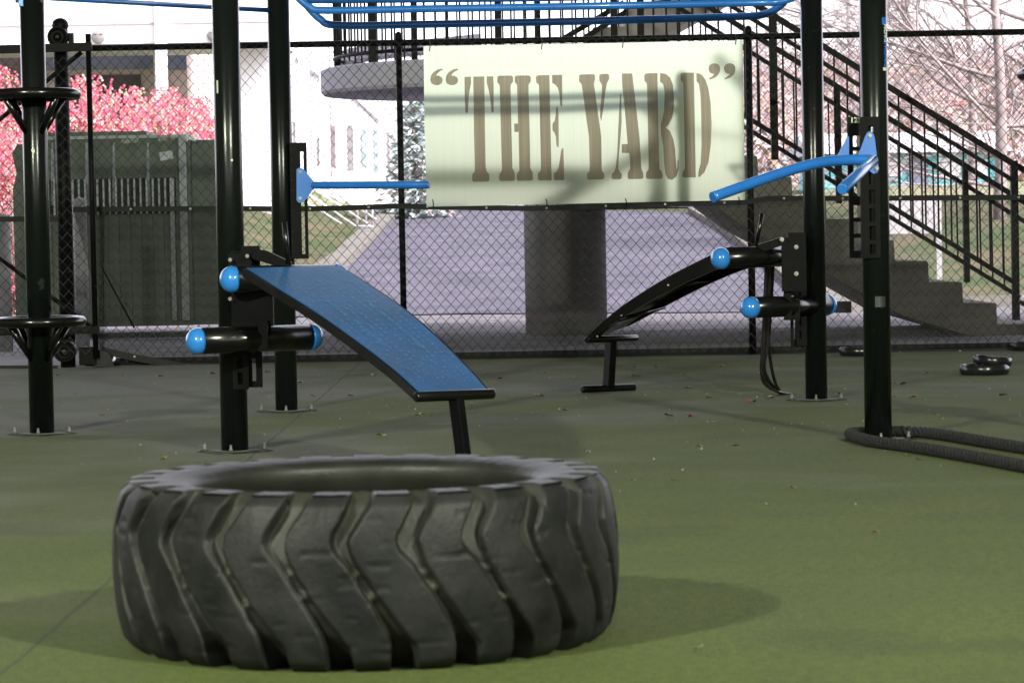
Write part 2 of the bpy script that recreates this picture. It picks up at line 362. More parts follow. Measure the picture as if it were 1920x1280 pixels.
# ------------------------------------------------------------ tyre
def make_tyre():
    c = Vector((-.352, 6.53, 0))
    root = thing('tyre', c, 'huge worn black tractor tyre lying flat on the green turf in the foreground', 'tyre')
    H = .385; n = 1600; lugs = 25
    prof = []   # (r, z, t) outer profile bottom->top
    K = 60
    for i in range(K+1):
        z = H*i/K
        u = (z/H-.5)*2
        r = .594 - .030*abs(u)**2.6 - (.020*max(0, (abs(u)-.86)/.14)**1.6)
        prof.append((r, z))
    vs = []; dust_and_lit = []
    def offs(z):   # groove centre tangential offset in metres (x right as seen from camera), piecewise
        P = [(0.0, .104), (.055, .100), (.085, .084), (.265, -.034), (.285, -.040), (.30, -.036), (.365, .004), (.385, .010)]
        for (z0, a), (z1, b_) in zip(P, P[1:]):
            if z <= z1:
                t = (z-z0)/(z1-z0); return a+(b_-a)*t
        return P[-1][1]
    def halfw(z):
        P = [(0, .028), (.05, .027), (.085, .018), (.15, .0115), (.235, .0115), (.275, .021), (.32, .022), (.385, .026)]
        for (z0, a), (z1, b_) in zip(P, P[1:]):
            if z <= z1: return a+(b_-a)*(z-z0)/(z1-z0)
        return P[-1][1]
    def depth(z):
        P = [(0, .085), (.05, .06), (.08, .036), (.13, .024), (.24, .020), (.30, .032), (.385, .04)]
        for (z0, a), (z1, b_) in zip(P, P[1:]):
            if z <= z1: return a+(b_-a)*(z-z0)/(z1-z0)
        return P[-1][1]
    pitch = 2*pi*.594/lugs
    rings = 0
    for (r, z) in prof:
        for k in range(n):
            a = 2*pi*k/n
            s_ = (a*.594 - offs(z))
            li = math.floor(s_/pitch+.5); ph = abs(s_-li*pitch)
            wv = .0025*noise.noise(Vector((a*14, z*40, 3)))
            hw = halfw(z)*(1+.2*noise.noise(Vector((li*1.7, z*6, 1))))+wv
            g_ = 1-min(1, max(0, (ph-hw+.005)/.011)); g_ = g_*g_*(3-2*g_)
            # tie bars in groove
            tb = max(0, 1-abs(z-.165-.02*sin(li*2.1))/.012)*.5 + max(0, 1-abs(z-.215)/.010)*.35
            d = depth(z)*g_*(1-min(1, tb))
            # worn lug surface and cuts
            d += .0030*noise.noise(Vector((cos(a)*6, sin(a)*6, z*7))) + .0005*noise.noise(Vector((cos(a)*40, sin(a)*40, z*60)))
            cut = noise.noise(Vector((a*6, z*70, 9)))
            if cut > .42 and g_ < .1: d += .0025*min(1, (cut-.42)*8)
            nick = noise.noise(Vector((cos(a)*28, sin(a)*28, z*30+5)))
            if nick > .45: d += .004*(nick-.45)*4*max(0, 1-abs(ph-hw-.008)/.012)
            edge = 1-min(1, abs(ph-hw-.006)/.006)
            rr = r-d
            vs.append(c+Vector((rr*sin(a), -rr*cos(a), z)))
            dust_and_lit.append(min(1, g_*(.55+.5*min(1, tb*2))*(.6+.6*noise.noise(Vector((a*5, z*9, 4)))) + max(0, edge-.4)*.25))
        rings += 1
    # top face and sidewall to the bead, then down inside
    inner = [(.553, .3855, 1.0), (.545, .386, .85), (.535, .387, .6), (.518, .3875, .28), (.49, .387, 0), (.46, .384, 0), (.432, .379, 0), (.415, .372, 0), (.408, .358, 0), (.412, .33, 0), (.43, .30, 0), (.47, .25, 0), (.50, .19, 0), (.50, .12, 0), (.47, .07, 0), (.42, .03, 0), (.405, .012, 0), (.45, .002, 0), (.52, 0, 0)]
    for r, z, gd in inner:
        for k in range(n):
            a = 2*pi*k/n; s_ = a*.594-.010; li = math.floor(s_/pitch+.5); ph = abs(s_-li*pitch)
            hw = .028; g_ = 1-min(1, max(0, (ph-hw+.005)/.012)); g_ = g_*g_*(3-2*g_)
            r_in = r; r = r-.03*g_*gd; zz = z - .040*gd*g_ + (.001*noise.noise(Vector((cos(a)*20, sin(a)*20, r*40))))
            vs.append(c+Vector((r*sin(a), -r*cos(a), max(0, zz)))); r = r_in
            dust_and_lit.append(.35*g_*gd + (.28 if z < .36 and r < .5 else .10))  # groove dust; inner wall tinted lighter and greener to look lit
        rings += 1
    fs = [(i*n+k, i*n+(k+1) % n, (i+1)*n+(k+1) % n, (i+1)*n+k) for i in range(rings-1) for k in range(n)]
    m, nt, b = newmat('tyre_rubber'); L = nt.links.new
    at = N(nt, 'ShaderNodeAttribute'); at.attribute_name = 'dust_and_lit'
    tc = N(nt, 'ShaderNodeTexCoord'); nz = N(nt, 'ShaderNodeTexNoise'); nz.inputs['Scale'].default_value = 9; nz.inputs['Detail'].default_value = 10; L(tc.outputs['Object'], nz.inputs['Vector'])
    cr = N(nt, 'ShaderNodeValToRGB'); cr.color_ramp.elements[0].position = .35; cr.color_ramp.elements[1].position = .7
    cr.color_ramp.elements[0].color = (.0065, .0068, .0072, 1); cr.color_ramp.elements[1].color = (.021, .0215, .022, 1); L(nz.outputs['Fac'], cr.inputs[0])
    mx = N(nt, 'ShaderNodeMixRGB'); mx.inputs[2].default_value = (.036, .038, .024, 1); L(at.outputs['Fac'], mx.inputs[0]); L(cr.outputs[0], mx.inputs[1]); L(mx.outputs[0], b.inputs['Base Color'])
    b.inputs['Roughness'].default_value = .52; b.inputs['Specular IOR Level'].default_value = .26
    nb = N(nt, 'ShaderNodeTexNoise'); nb.inputs['Scale'].default_value = 120; nb.inputs['Detail'].default_value = 5; L(tc.outputs['Object'], nb.inputs['Vector'])
    bp = N(nt, 'ShaderNodeBump'); bp.inputs['Strength'].default_value = .35; bp.inputs['Distance'].default_value = .003; L(nb.outputs['Fac'], bp.inputs['Height']); L(bp.outputs[0], b.inputs['Normal'])
    split = (K+1)
    m2 = m.copy(); m2.name = 'tyre_sidewall_rubber'; b2 = m2.node_tree.nodes['Principled BSDF']; b2.inputs['Roughness'].default_value = .46; b2.inputs['Specular IOR Level'].default_value = .38
    g = MB(); g.add(vs, fs, True)
    # tread as one part, sidewall as another (sharing the shoulder ring)
    def sub(name, r0, r1):
        me = bpy.data.meshes.new(name)
        me.from_pydata([v-c for v in vs[r0*n:r1*n]], [], [tuple(i-r0*n for i in f) for f in fs if f[0] >= r0*n and f[2] < r1*n])
        at_ = me.attributes.new('dust_and_lit', 'FLOAT', 'POINT'); at_.data.foreach_set('value', dust_and_lit[r0*n:r1*n])
        me.polygons.foreach_set('use_smooth', [True]*len(me.polygons)); me.materials.append(m if name == 'tread' else m2); me.update()
        bm = bmesh.new(); bm.from_mesh(me)
        bm.normal_update()
        bm.to_mesh(me); bm.free()
        o = bpy.data.objects.new(name, me); COL.objects.link(o); o.parent = root; return o
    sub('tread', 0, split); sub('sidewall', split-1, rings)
    root.rotation_euler = (0, 0, .02)
make_tyre()
# ------------------------------------------------------------ rig
RP = .0605
bases = {'A': (79, 815), 'B': (440.5, 848), 'C': (537.5, 772), 'D': (1531, 751), 'E': (1647, 826)}
PB = {}
for k, (x, y) in bases.items():
    p = G(x, y); p.y += RP; PB[k] = Vector((p.x*(p.y/(p.y-RP)), p.y, 0))
rig = thing('workout_rig', (PB['B']+PB['D'])/2, 'black outdoor workout rig of tall round posts joined by blue overhead bars', 'workout rig')
poles = {}
def dome(top, r): return [(r, top-.02), (r*.93, top+.005), (r*.7, top+.022), (r*.35, top+.033), (0.0005, top+.036)]
def make_base(pole, c, rot=0):
    g = MB()
    r = .118
    pts = [c+Vector((r*cos(a+rot), r*sin(a+rot), .004)) for a in (0, pi/2, pi, 3*pi/2)]
    g.prism(pts, (0, 0, .004))
    o = g.build('base_plate', 'concrete_pale', pole)
    # dark turf slit round the plate
    g = MB(); R2 = .165
    for i in range(4):
        a0 = rot+i*pi/2+.15; a1 = rot+(i+1)*pi/2-.15
        p0 = c+Vector((R2*cos(a0), R2*sin(a0), .003)); p1 = c+Vector((R2*cos(a1), R2*sin(a1), .003))
        g.obox(p0, p1, .010, .002)
    g.build('turf_cut', 'hem', pole)
    for i in range(4):
        a = rot+i*pi/2; q = c+Vector((.136*cos(a), .136*sin(a), 0)) if i != 3 else c+Vector((.085*cos(a), .085*sin(a), 0))
        b = MB(); b.cyl(q+Vector((0, 0, .003)), q+Vector((0, 0, .036)), .0055, 10); b.cyl(q+Vector((0, 0, .010)), q+Vector((0, 0, .018)), .0095, 6)
        b.build('anchor_bolt', 'boltwhite', pole)
for k in 'ABCDE':
    c = PB[k]; g = MB(); g.tube([c+Vector((0, 0, .002)), c+Vector((0, 0, 1.2)), c+Vector((0, 0, 2.43))], RP, 40)
    g.lathe(c, dome(2.45, RP), 40)
    poles[k] = g.build('post', 'black', rig)
    make_base(poles[k], c, random.uniform(-.15, .15))
def discset(pole, c, z, R=.231, start=.3):
    g = MB(); ring = [c+Vector((R-.02, 0, 0)) for _ in range(1)]
    pts = [c+Vector(((R-.026)*cos(a), (R-.026)*sin(a), z)) for a in [2*pi*i/56 for i in range(56)]]
    g.tube(pts, .026, 14, closed=True)
    o = g.build('step_ring', 'blacktube', pole)
    g = MB(); g.lathe(c, [(R-.03, z+.012), (RP+.005, z+.012), (RP+.005, z+.006), (R-.03, z+.006)], 48, smooth=False)
    g.build('step_plate', 'blacktube', o) if False else g.build('step_plate', 'blacktube', pole)
    for i in range(4):
        a = start+i*pi/2; d = Vector((cos(a), sin(a), 0))
        s_ = MB(); s_.cyl(c+d*(R-.05)+Vector((0, 0, z-.01)), c+d*(RP-.012)+Vector((0, 0, z-.185)), .017, 12)
        s_.build('strut', 'blacktube', pole)
zA1 = W(62, 178, PB['A'].y).z; zA2 = W(74, 603, PB['A'].y).z
discset(poles['A'], PB['A'], zA1, start=-.75); discset(poles['A'], PB['A'], zA2, start=-.8)
discset(poles['E'], PB['E'], 2.27, R=.29, start=.9)
# number decals
def flat_text(name, txt, px, py, Y, hpx, parent, mat, bold=.0, rot=0, sx=1):
    s = Y/F; c = W(px, py, Y)
    def fn(x, y):
        x, y = x*sx, y
        X = x*cos(rot)-y*sin(rot); Z = x*sin(rot)+y*cos(rot)
        return c+Vector((X, 0, Z))
    return text_mb(txt, hpx*s*1.4, fn, bold=bold).build(name, mat, parent)
flat_text('number_decal', '9', 62, 285, PB['A'].y-RP-.0015, 11, poles['A'], 'decal', .0004)
# wrapped sticker on pole E (right side)
def wrap_text(txt, pole, c, z0, size, ang, mat, name):
    def fn(x, y):
        a = ang + y/(RP+.001); r = RP+.0012
        return c+Vector((r*sin(a), -r*cos(a), z0-x))
    return text_mb(txt, size, fn, bold=.0012).build(name, mat, pole)
cE = PB['E']; aE = radians(52)
def patch(pole, c, z0, z1, a0, a1, mat, name, r=None):
    r = r or RP+.0009; g = MB(); n = 8
    vs = [(c+Vector((r*sin(a0+(a1-a0)*i/n), -r*cos(a0+(a1-a0)*i/n), z))) for z in (z0, z1) for i in range(n+1)]
    g.add(vs, [(i, i+1, n+2+i, n+1+i) for i in range(n)]); return g.build(name, mat, pole)
zt = lambda py: W(1650, py, cE.y-RP*.6).z
patch(poles['E'], cE, zt(47), zt(33), aE-.35, aE+.35, 'blue', 'sticker')
wrap_text('MOVE', poles['E'], cE, (zt(49)+zt(75))/2, .030, aE, 'decal', 'sticker_lettering')
wrap_text('STRONG', poles['E'], cE, (zt(76)+zt(122))/2, .032, aE, 'blue', 'sticker_lettering')
patch(poles['E'], cE, zt(133), zt(127), aE-.3, aE+.3, 'decal', 'sticker')
MT['tape'] = noisy('old_tape', (.016, .017, .016), (.03, .031, .029), 30, .4)
patch(poles['E'], cE, W(1640, 575, cE.y).z, W(1640, 555, cE.y).z, -.25, .55, 'tape', 'tape_patch')
patch(poles['B'], PB['B'], W(415, 176, PB['B'].y).z, W(415, 152, PB['B'].y).z, -.75, -.6, 'decal', 'tape_patch')
patch(poles['B'], PB['B'], W(445, 303, PB['B'].y).z, W(445, 299, PB['B'].y).z, .25, .4, 'decal', 'tape_patch')
# overhead blue bars
YC = PB['C'].y; YD = PB['D'].y
def bluebar(pts, r, name='overhead_bar'):
    g = MB(); g.tube(pts, r, 16); return g.build(name, 'blue', rig)
bluebar(bez([W(528, -30, YC), W(556, -6, YC), W(580, 13, YC), W(612, 20, YC), W(800, 17, YC), W(1100, 12, YC), W(1400, 6, YD), W(1465, 3, YD), W(1500, -12, YD), W(1530, -40, YD)], 6), .020)
bluebar(bez([W(548, -14, YC+.3), W(576, 12, YC+.3), W(600, 36, YC+.3), W(635, 48, YC+.3), W(800, 46, YC+.3), W(1100, 40, YC+.3), W(1370, 32, YD+.3), W(1430, 28, YD+.3), W(1462, 12, YD+.3), W(1485, -14, YD+.3)], 6), .021)
bluebar([W(575, -4, YC+.15), W(1000, -8, YC+.15), W(1515, -18, YD+.15)], .034)
for t in (.2, .4, .6, .8):
    x = 600+t*850; a = W(x, 17-(x-800)*.014, YC); b_ = W(x, -8-(x-1000)*.014, YC+.15); c2 = W(x, 46-(x-800)*.02, YC+.3)
bl = bluebar([W(45, -9, PB['A'].y), W(98, -3, PB['A'].y+.15), W(512, 20, YC)], .0135)
g = MB(); q = W(515, 18, YC-.02); g.box((q.x-.012, q.y-.03, q.z-.055), (q.x+.014, q.y+.03, q.z+.10)); br = g.build('blue_bracket', 'blue', rig, bevel=.003)
for dz in (-.04, .045):
    b = MB(); b.cyl(q+Vector((-.026, -.01, dz)), q+Vector((-.008, -.01, dz)), .008, 8); b.build('bolt', 'steel', br)
g = MB(); q = W(41, 0, PB['A'].y-.02); g.box((q.x-.014, q.y-.03, q.z-.035), (q.x+.014, q.y+.03, q.z+.10)); br = g.build('blue_bracket', 'blue', rig, bevel=.003)
b = MB(); b.cyl(q+Vector((-.03, -.01, -.008)), q+Vector((.1, -.01, -.008)), .008, 8); b.build('bolt', 'steel', br)

# slotted plates
def slotplate(x0, x1, z0, z1, y, th, slots):
    """plate in the XZ plane with rectangular slot holes [(sx0,sx1,sz0,sz1)] sharing x range, drawn as strips"""
    g = MB()
    if not slots: g.box((x0, y, z0), (x1, y+th, z1)); return g
    sx0, sx1 = slots[0][0], slots[0][1]
    g.box((x0, y, z0), (sx0, y+th, z1)); g.box((sx1, y, z0), (x1, y+th, z1))
    zs = z0
    for (_, _, a, b_) in sorted(slots, key=lambda s: s[2]):
        g.box((sx0, y+.0005, zs), (sx1, y+th-.0005, a)); zs = b_
    g.box((sx0, y+.0005, zs), (sx1, y+th-.0005, z1))
    return g
def px_rect(x0, x1, y0, y1, Y):
    a = W((x0+x1)/2, y1, Y); b_ = W((x0+x1)/2, y0, Y); s = Y/F; w = (x1-x0)*s/2
    return a.x*.5+b_.x*.5-w, a.x*.5+b_.x*.5+w, a.z, b_.z
# C channel (right side)
Yc = YC-.03
x0, x1, z0, z1 = px_rect(546, 578, 268, 485, Yc)
sl0, sl1, sz0, sz1 = px_rect(566, 572, 285, 476, Yc)
ch = slotplate(x0, x1, z0, z1, Yc-.05, .006, [(sl0, sl1, sz0, sz1)]).build('slotted_channel', 'flatblack', rig)
g = MB(); g.box((x0, Yc-.044, z0), (x0+.008, Yc+.07, z1))
for i in range(9): pass
g.build('channel_web', 'black', ch)
for i in range(11):
    z = z0+.04+i*(z1-z0-.08)/10; g = MB(); g.cyl((x0+.012, Yc-.056, z), (x0+.012, Yc-.0505, z), .004, 8); g.build('rivet', 'black', ch)
# dip bar on C
P = lambda x, y: W(x, y, Yc-.062)
g = MB(); g.prism([P(556, 318), P(560, 315), P(566, 315), P(572, 320), P(588, 340), P(590, 347), P(588, 354), P(574, 374), P(567, 380), P(560, 380), P(556, 376)], (0, .008, 0))
dip = g.build('dip_bar', 'blue', rig)
g = MB(); g.cyl(W(586, 347.5, Yc-.06), W(805, 346.5, Yc-.35), .0205, 20, bev=.006); g.build('handle', 'blue', dip)
for y in (323, 372):
    b = MB(); p = P(563, y); b.cyl(p+Vector((0, -.008, 0)), p, .0075, 8); b.cyl(p+Vector((0, -.004, 0)), p, .0095, 14); b.build('bolt', 'steel', dip)
# E channel (left side), two plates
Ye = PB['E'].y
x0, x1, z0, z1 = px_rect(1591, 1614, 219, 484, Ye+.05)
slots = []
for (a, b_) in ((255, 275), (283, 325), (333, 368), (385, 408), (416, 438), (446, 470)):
    s0, s1, q0, q1 = px_rect(1599, 1606, a, b_, Ye+.05); slots.append((s0, s1, q0, q1))
ch = slotplate(x0, x1, z0, z1, Ye+.05, .007, slots).build('slotted_channel', 'flatblack', rig)
x2, x3, z0b, z1b = px_rect(1614, 1650, 219, 484, Ye-RP-.012)
slots = []
for (a, b_) in ((236, 248), (320, 346), (356, 382), (390, 416), (424, 450), (458, 476)):
    s0, s1, q0, q1 = px_rect(1628, 1639, a, b_, Ye-RP-.012); slots.append((s0, s1, q0, q1))
slotplate(x2, x3, z0b, z1b, Ye-RP-.012, .007, slots).build('channel_front', 'flatblack', ch)
g = MB(); g.box((x2-.0005, Ye-RP-.005, z0b), (x2+.006, Ye+.05, z1b)); g.build('channel_web', 'black', ch)
flat_text('number_decal', '12', 1601, 226, Ye+.0485, 10, ch, 'decal', .0006)
# V handles on E
Yf = Ye-RP-.022
P = lambda x, y: W(x, y, Yf)
g = MB(); g.prism([P(1606, 300), P(1622, 256), P(1626, 249), P(1631, 246), P(1637, 250), P(1640, 258), P(1646, 305), P(1648, 316), P(1645, 324), P(1638, 326), P(1630, 320), P(1610, 308)], (0, .008, 0))
vh = g.build('dip_bar', 'blue', rig)
g = MB(); g.prism([W(1566, 300, Ye+.03), W(1588, 258, Ye+.03), W(1592, 256, Ye+.03), W(1592, 306, Ye+.03)], (0, .008, 0)); g.build('rear_flange', 'blue', vh)
for x, y in ((1631, 255), (1643.5, 316)):
    b = MB(); p = P(x, y); b.cyl(p+Vector((0, -.009, 0)), p, .008, 8); b.cyl(p+Vector((0, -.004, 0)), p, .0095, 14); b.build('bolt', 'steel', vh)
g = MB(); g.tube(bez([W(1636, 300, Yf-.02), W(1600, 300, Yf-.04), W(1560, 302, Yf-.08), W(1520, 309, Yf-.13), W(1470, 323, Yf-.20), W(1400, 347, Yf-.30), W(1336, 370, Yf-.40)], 6), .0235, 20)
g.build('handle', 'blue', vh)
g = MB(); g.cyl(W(1638, 300, Yf-.03), W(1579, 355, Yf-.62), .0235, 20, bev=.004); g.build('handle', 'blue', vh)
# D channel (left side)
Yd = PB['D'].y
x0, x1, z0, z1 = px_rect(1482, 1512, 540, 650, Yd-.045)
s = px_rect(1488, 1491, 592, 636, Yd-.045)
ch = slotplate(x0, x1, z0, z1, Yd-.045, .007, [s]).build('slotted_channel', 'flatblack', rig)
x2, x3, zz0, zz1 = px_rect(1492, 1512, 436, 648, Yd-.075)
sl = [px_rect(1496, 1502, a, a+15, Yd-.075) for a in (548, 572, 596, 620)]
slotplate(x2, x3, zz0, zz1, Yd-.075, .006, sl).build('channel_front', 'flatblack', ch)
# B channel
Yb = PB['B'].y
x0, x1, z0, z1 = px_rect(463, 490, 470, 726, Yb-.03)
s = px_rect(473, 480, 672, 714, Yb-.03)
ch = slotplate(x0, x1, z0, z1, Yb-.03, .007, [s]).build('slotted_channel', 'flatblack', rig)
x2, x3, zz0, zz1 = px_rect(434, 464, 470, 730, Yb-RP-.012)
sl = [px_rect(441, 450, a, a+22, Yb-RP-.012) for a in (478, 574, 604, 668, 698)]
slotplate(x2, x3, zz0, zz1, Yb-RP-.012, .006, sl).build('channel_front', 'flatblack', ch)
# partly seen rig post just outside the right edge: its step rings reach into view
cF = Vector((0, 0, 0)); pF = W(2003, 141, 12.6); cF = Vector((pF.x, pF.y, 0))
g = MB(); g.tube([cF, cF+Vector((0, 0, 3.0))], RP, 32); g.lathe(cF, dome(3.02, RP), 32); pf = g.build('post', 'black', rig)
discset(pf, cF, W(2003, 138, 12.6).z, start=.2); discset(pf, cF, W(2003, 563, 12.6).z, start=.4)

# ------------------------------------------------------------ benches
pad_mat = noisy('bench_pad_rubber', (.005, .065, .20), (.009, .095, .29), 3, .36, bump=.12, bscale=260, rvar=.1, detail=8)
MT['pad'] = pad_mat
MT['padmark'] = noisy('pad_mark_pale_blue', (.045, .16, .34), (.09, .25, .44), 40, .5)
def roller(parent, a, b_, r, holder=None, zb=0, right=True):
    d = (b_-a).normalized(); g = MB(); g.cyl(a+d*.052, b_-d*.052, r, 36)
    tube = g.build('roller', 'blacktube', parent)
    for (p, s_) in ((a, 1), (b_, -1)):
        g = MB(); n = 12; pts = []; rs = []
        for i in range(n+1):
            t = i/n*pi/2; pts.append(p+d*s_*(.054*(1-cos(t)))); rs.append(max(.0008, (r+.001)*sin(t)))
        # slightly bulbous cap collar
        pts.append(p+d*s_*.064); rs.append(r+.001)
        g.tube(pts, rs, 36); g.build('end_cap', 'bluecap', tube)
    q = a+d*.075+Vector((0, -r-.001, 0)); b = MB(); b.cyl(q+Vector((0, -.002, 0)), q+Vector((0, .004, 0)), .0045, 10); b.build('bolt', 'steel', tube)
    return tube
def bench(label, TL, TR, BL, BR, curveL, curveR, YL0, YL1, YR0, YR1, foot_pts, rail_d):
    root = thing('sit_up_bench', ((TL+TR)*.5).xy.to_3d(), label, 'exercise bench', 'curved sit up benches hooked on the rig')
    n = len(curveL)
    def lift(curve, Y0, Y1):
        out = []
        L_ = [0]
        for p, q in zip(curve, curve[1:]): L_.append(L_[-1]+math.hypot(p[0]-q[0], p[1]-q[1]))
        for (x, y), l in zip(curve, L_): out.append(W(x, y, Y0+(Y1-Y0)*l/L_[-1]))
        return bez(out, 5)
    A = lift(curveL, YL0, YL1); B = lift(curveR, YR0, YR1)
    return root, A, B
# left bench (blue pad towards the camera)
cL = [(458, 502), (492, 524), (582, 580), (657, 632), (732, 689), (784, 735)]
cR = [(638, 498), (680, 524), (762, 580), (826, 636), (882, 692), (916, 730)]
root, A, B = bench('blue topped curved sit up bench left of centre, pad sloping towards the tyre', W(458, 502, 11.95), W(638, 498, 12.2), 0, 0, cL, cR, 11.95, 10.80, 12.22, 10.98, None, 0)
def strip_prism(A, B, th, across=6, inset=0.0):
    g = MB(); n = len(A)
    nor = []
    for i in range(n):
        t = (A[min(i+1, n-1)]-A[max(i-1, 0)]).normalized(); w = (B[i]-A[i]).normalized(); m_ = w.cross(t).normalized()
        if m_.z < 0: m_ = -m_
        nor.append(m_)
    vs = []
    for i in range(n):
        for k in range(across+1):
            f = inset+(1-2*inset)*k/across; vs.append(A[i].lerp(B[i], f))
    off = len(vs)
    vs += [v-nor[j//(across+1)]*th for j, v in enumerate(vs)]
    fs = []; m_ = across+1
    for i in range(n-1):
        for k in range(across):
            a = i*m_+k; fs.append((a, a+1, a+m_+1, a+m_)); fs.append((off+a, off+a+m_, off+a+m_+1, off+a+1))
        for k in (0, across):
            a = i*m_+k; fs.append((a, a+m_, off+a+m_, off+a))
    for i in (0, n-1):
        for k in range(across):
            a = i*m_+k; fs.append((a, a+1, off+a+1, off+a))
    g.add(vs, fs, False); return g, nor
g, nor = strip_prism(A, B, .018, inset=.02); pad = g.build('pad', 'pad', root)
for p in pad.data.polygons: p.use_smooth = False
# side rails and cross tubes
def rails(root, A, B, nor, d, top, taper=0):
    for E, s_ in ((A, 1), (B, -1)):
        g = MB(); n = len(E); vs = []
        for i in range(n):
            w = (B[i]-A[i]).normalized()*s_; dd = d*(1-taper*(1-i/(n-1))**1.5)
            for (o_, h) in ((-.004, top), (.02, top), (.02, -dd), (-.004, -dd)): vs.append(E[i]+w*o_+nor[i]*h)
        g.add(vs, [(i*4+k, i*4+(k+1) % 4, (i+1)*4+(k+1) % 4, (i+1)*4+k) for i in range(n-1) for k in range(4)]+[(0, 1, 2, 3), tuple((n-1)*4+k for k in (3, 2, 1, 0))])
        r_ = g.build('side_rail', 'blacktube', root)
    return r_
rails(root, A, B, nor, .040, -.003)
# pad marks: dot rows and lettering in pad coordinates (u across 0..1, v along 0..1)
def padpt(u, v, h=.0012):
    f = v*(len(A)-1); i = min(int(f), len(A)-2); t = f-i
    a = A[i].lerp(A[i+1], t); b_ = B[i].lerp(B[i+1], t); return a.lerp(b_, u)+nor[i]*h
g = MB(); random.seed(3)
for j in range(34):
    for i in range(12):
        v = .06+j*.026+(.013 if i % 2 else 0)*.5; u = .07+i*.078
        if v > .95: continue
        if random.random() > (.9 if v < .35 else .6): continue
        e = .012; ev = .0058
        pts = [padpt(u+e*cos(a)*(.8+.4*random.random()), v+ev*sin(a)) for a in [pi/4*k for k in range(8)]]
        g.add(pts, [tuple(range(8))])
g.build('dot_pattern', 'padmark', pad)
for u0 in (.28, .70):
    tm = text_mb('MoveStrong', .068, lambda x, y, u0=u0: padpt(u0+y*1.5, .50+x*.95, .0014), bold=.0)
    tm.build('lettering', 'padmark', pad)
# rollers
def W_(x, y, Y): return W(x, y, Y)
roller(root, W(414, 524, 12.02), W(652, 519, 12.33), .0575)
roller(root, W(350, 640, 12.0), W(604, 631, 12.33), .0575)
# end bar, leg
g = MB(); g.cyl(W(779, 744, 10.78), W(925, 738, 10.98), .021, 20, bev=.005); g.build('end_bar', 'blacktube', root)
m0 = W(855, 745, 10.9); f0 = Vector((m0.x+.03, m0.y+.0, .03))
g = MB(); g.obox(m0, f0, .075, .035, up=Vector((.86, .5, 0))); lg = g.build('leg', 'flatblack', root, bevel=.006)
g = MB(); d_ = Vector((.86, .5, 0)); g.cyl(f0-d_*.2-Vector((0, 0, .004)), f0+d_*.2-Vector((0, 0, .004)), .024, 18, bev=.005); g.build('foot_bar', 'blacktube', root)
# hook block, bracket plates, lever
def hook(root, bx, Y, sx, lever, arm):
    # bx: pixel box list of dark plates
    g = MB()
    for (a, b_, c_, d2, dy, th) in bx:
        x0, x1, z0, z1 = px_rect(a, b_, c_, d2, Y+dy); g.box((x0, Y+dy, z0), (x1, Y+dy+th, z1))
    o = g.build('hook_bracket', 'flatblack', root)
    g = MB(); g.tube([W(*lever[0], Y-.06), W(*lever[1], Y-.06), W(*lever[2], Y-.05)], .011, 12); g.build('release_lever', 'blacktube', root)
    g = MB(); pts = [W(x, y, Y-.05) for x, y in arm]; g.prism(pts, (0, .06, 0)); g.build('lever_arm', 'flatblack', root)
    return o
o = hook(root, [(470, 508, 520, 640, -.02, .012), (440, 512, 545, 612, -.045, .02), (452, 486, 461, 477, -.03, .06), (428, 470, 476, 500, -.04, .02), (484, 502, 600, 658, -.08, .16)], 12.2, 1, [(533, 416), (537, 455), (541, 494)], [(476, 466), (500, 470), (546, 492), (546, 500), (520, 500), (470, 484)])
for x, y in ((464, 480), (432, 560), (432, 487)):
    b = MB(); p = W(x, y, 12.13); b.cyl(p+Vector((0, -.014, 0)), p, .0085, 12); b.cyl(p, p+Vector((0, .06, 0)), .006, 10); b.build('bolt', 'steel', o)

# right bench (underside towards the camera)
cL = [(1104, 633), (1140, 600), (1180, 569), (1250, 525), (1320, 489), (1372, 466)]
cR = [(1176, 606), (1226, 574), (1262, 549), (1330, 511), (1390, 483), (1440, 470)]
root2, A, B = bench('dark curved sit up bench right of centre, underside showing, sloping away to the fence', W(1372, 466, 15.0), W(1440, 470, 15.3), 0, 0, cL, cR, 16.25, 15.0, 16.55, 15.35, None, 0)
g, nor = strip_prism(A, B, .016, inset=.02); g.build('pad', 'blacktube', root2)
MT['padedge'] = MT['pad']
rails(root2, A, B, nor, .075, .012, .75)
g = MB()
for t in (.3, .6, .85):
    i = int(t*(len(A)-1)); g.cyl(A[i]-nor[i]*.04, B[i]-nor[i]*.04, .012, 12)
g.build('cross_tube', 'blacktube', root2)
for t in (.08, .34, .62):
    i = int(t*(len(A)-1)); p = A[i]-nor[i]*.03+Vector((-.002, -.008, 0)); b = MB(); b.cyl(p+Vector((0, -.006, 0)), p+Vector((0, .01, 0)), .0055, 10); b.build('bolt', 'steel', root2)
g = MB(); g.cyl(W(1100, 637, 16.25), W(1194, 633, 16.55), .020, 18, bev=.004); g.build('end_bar', 'blacktube', root2)
m0 = W(1146, 636, 16.42); f0 = Vector((W(1141, 730, 16.42).x, 16.42, .03))
g = MB(); g.obox(m0, f0, .07, .045, up=Vector((.86, .5, 0))); g.build('leg', 'flatblack', root2, bevel=.005)
d_ = Vector((.92, .38, 0)); g = MB(); g.cyl(f0-d_*.175-Vector((0, 0, .006)), f0+d_*.175-Vector((0, 0, .006)), .021, 18, bev=.004); g.build('foot_bar', 'blacktube', root2)
roller(root2, W(1339, 485, 14.85), W(1520, 478, 15.38), .0575)
roller(root2, W(1396, 577, 14.85), W(1561, 571, 15.45), .0575)
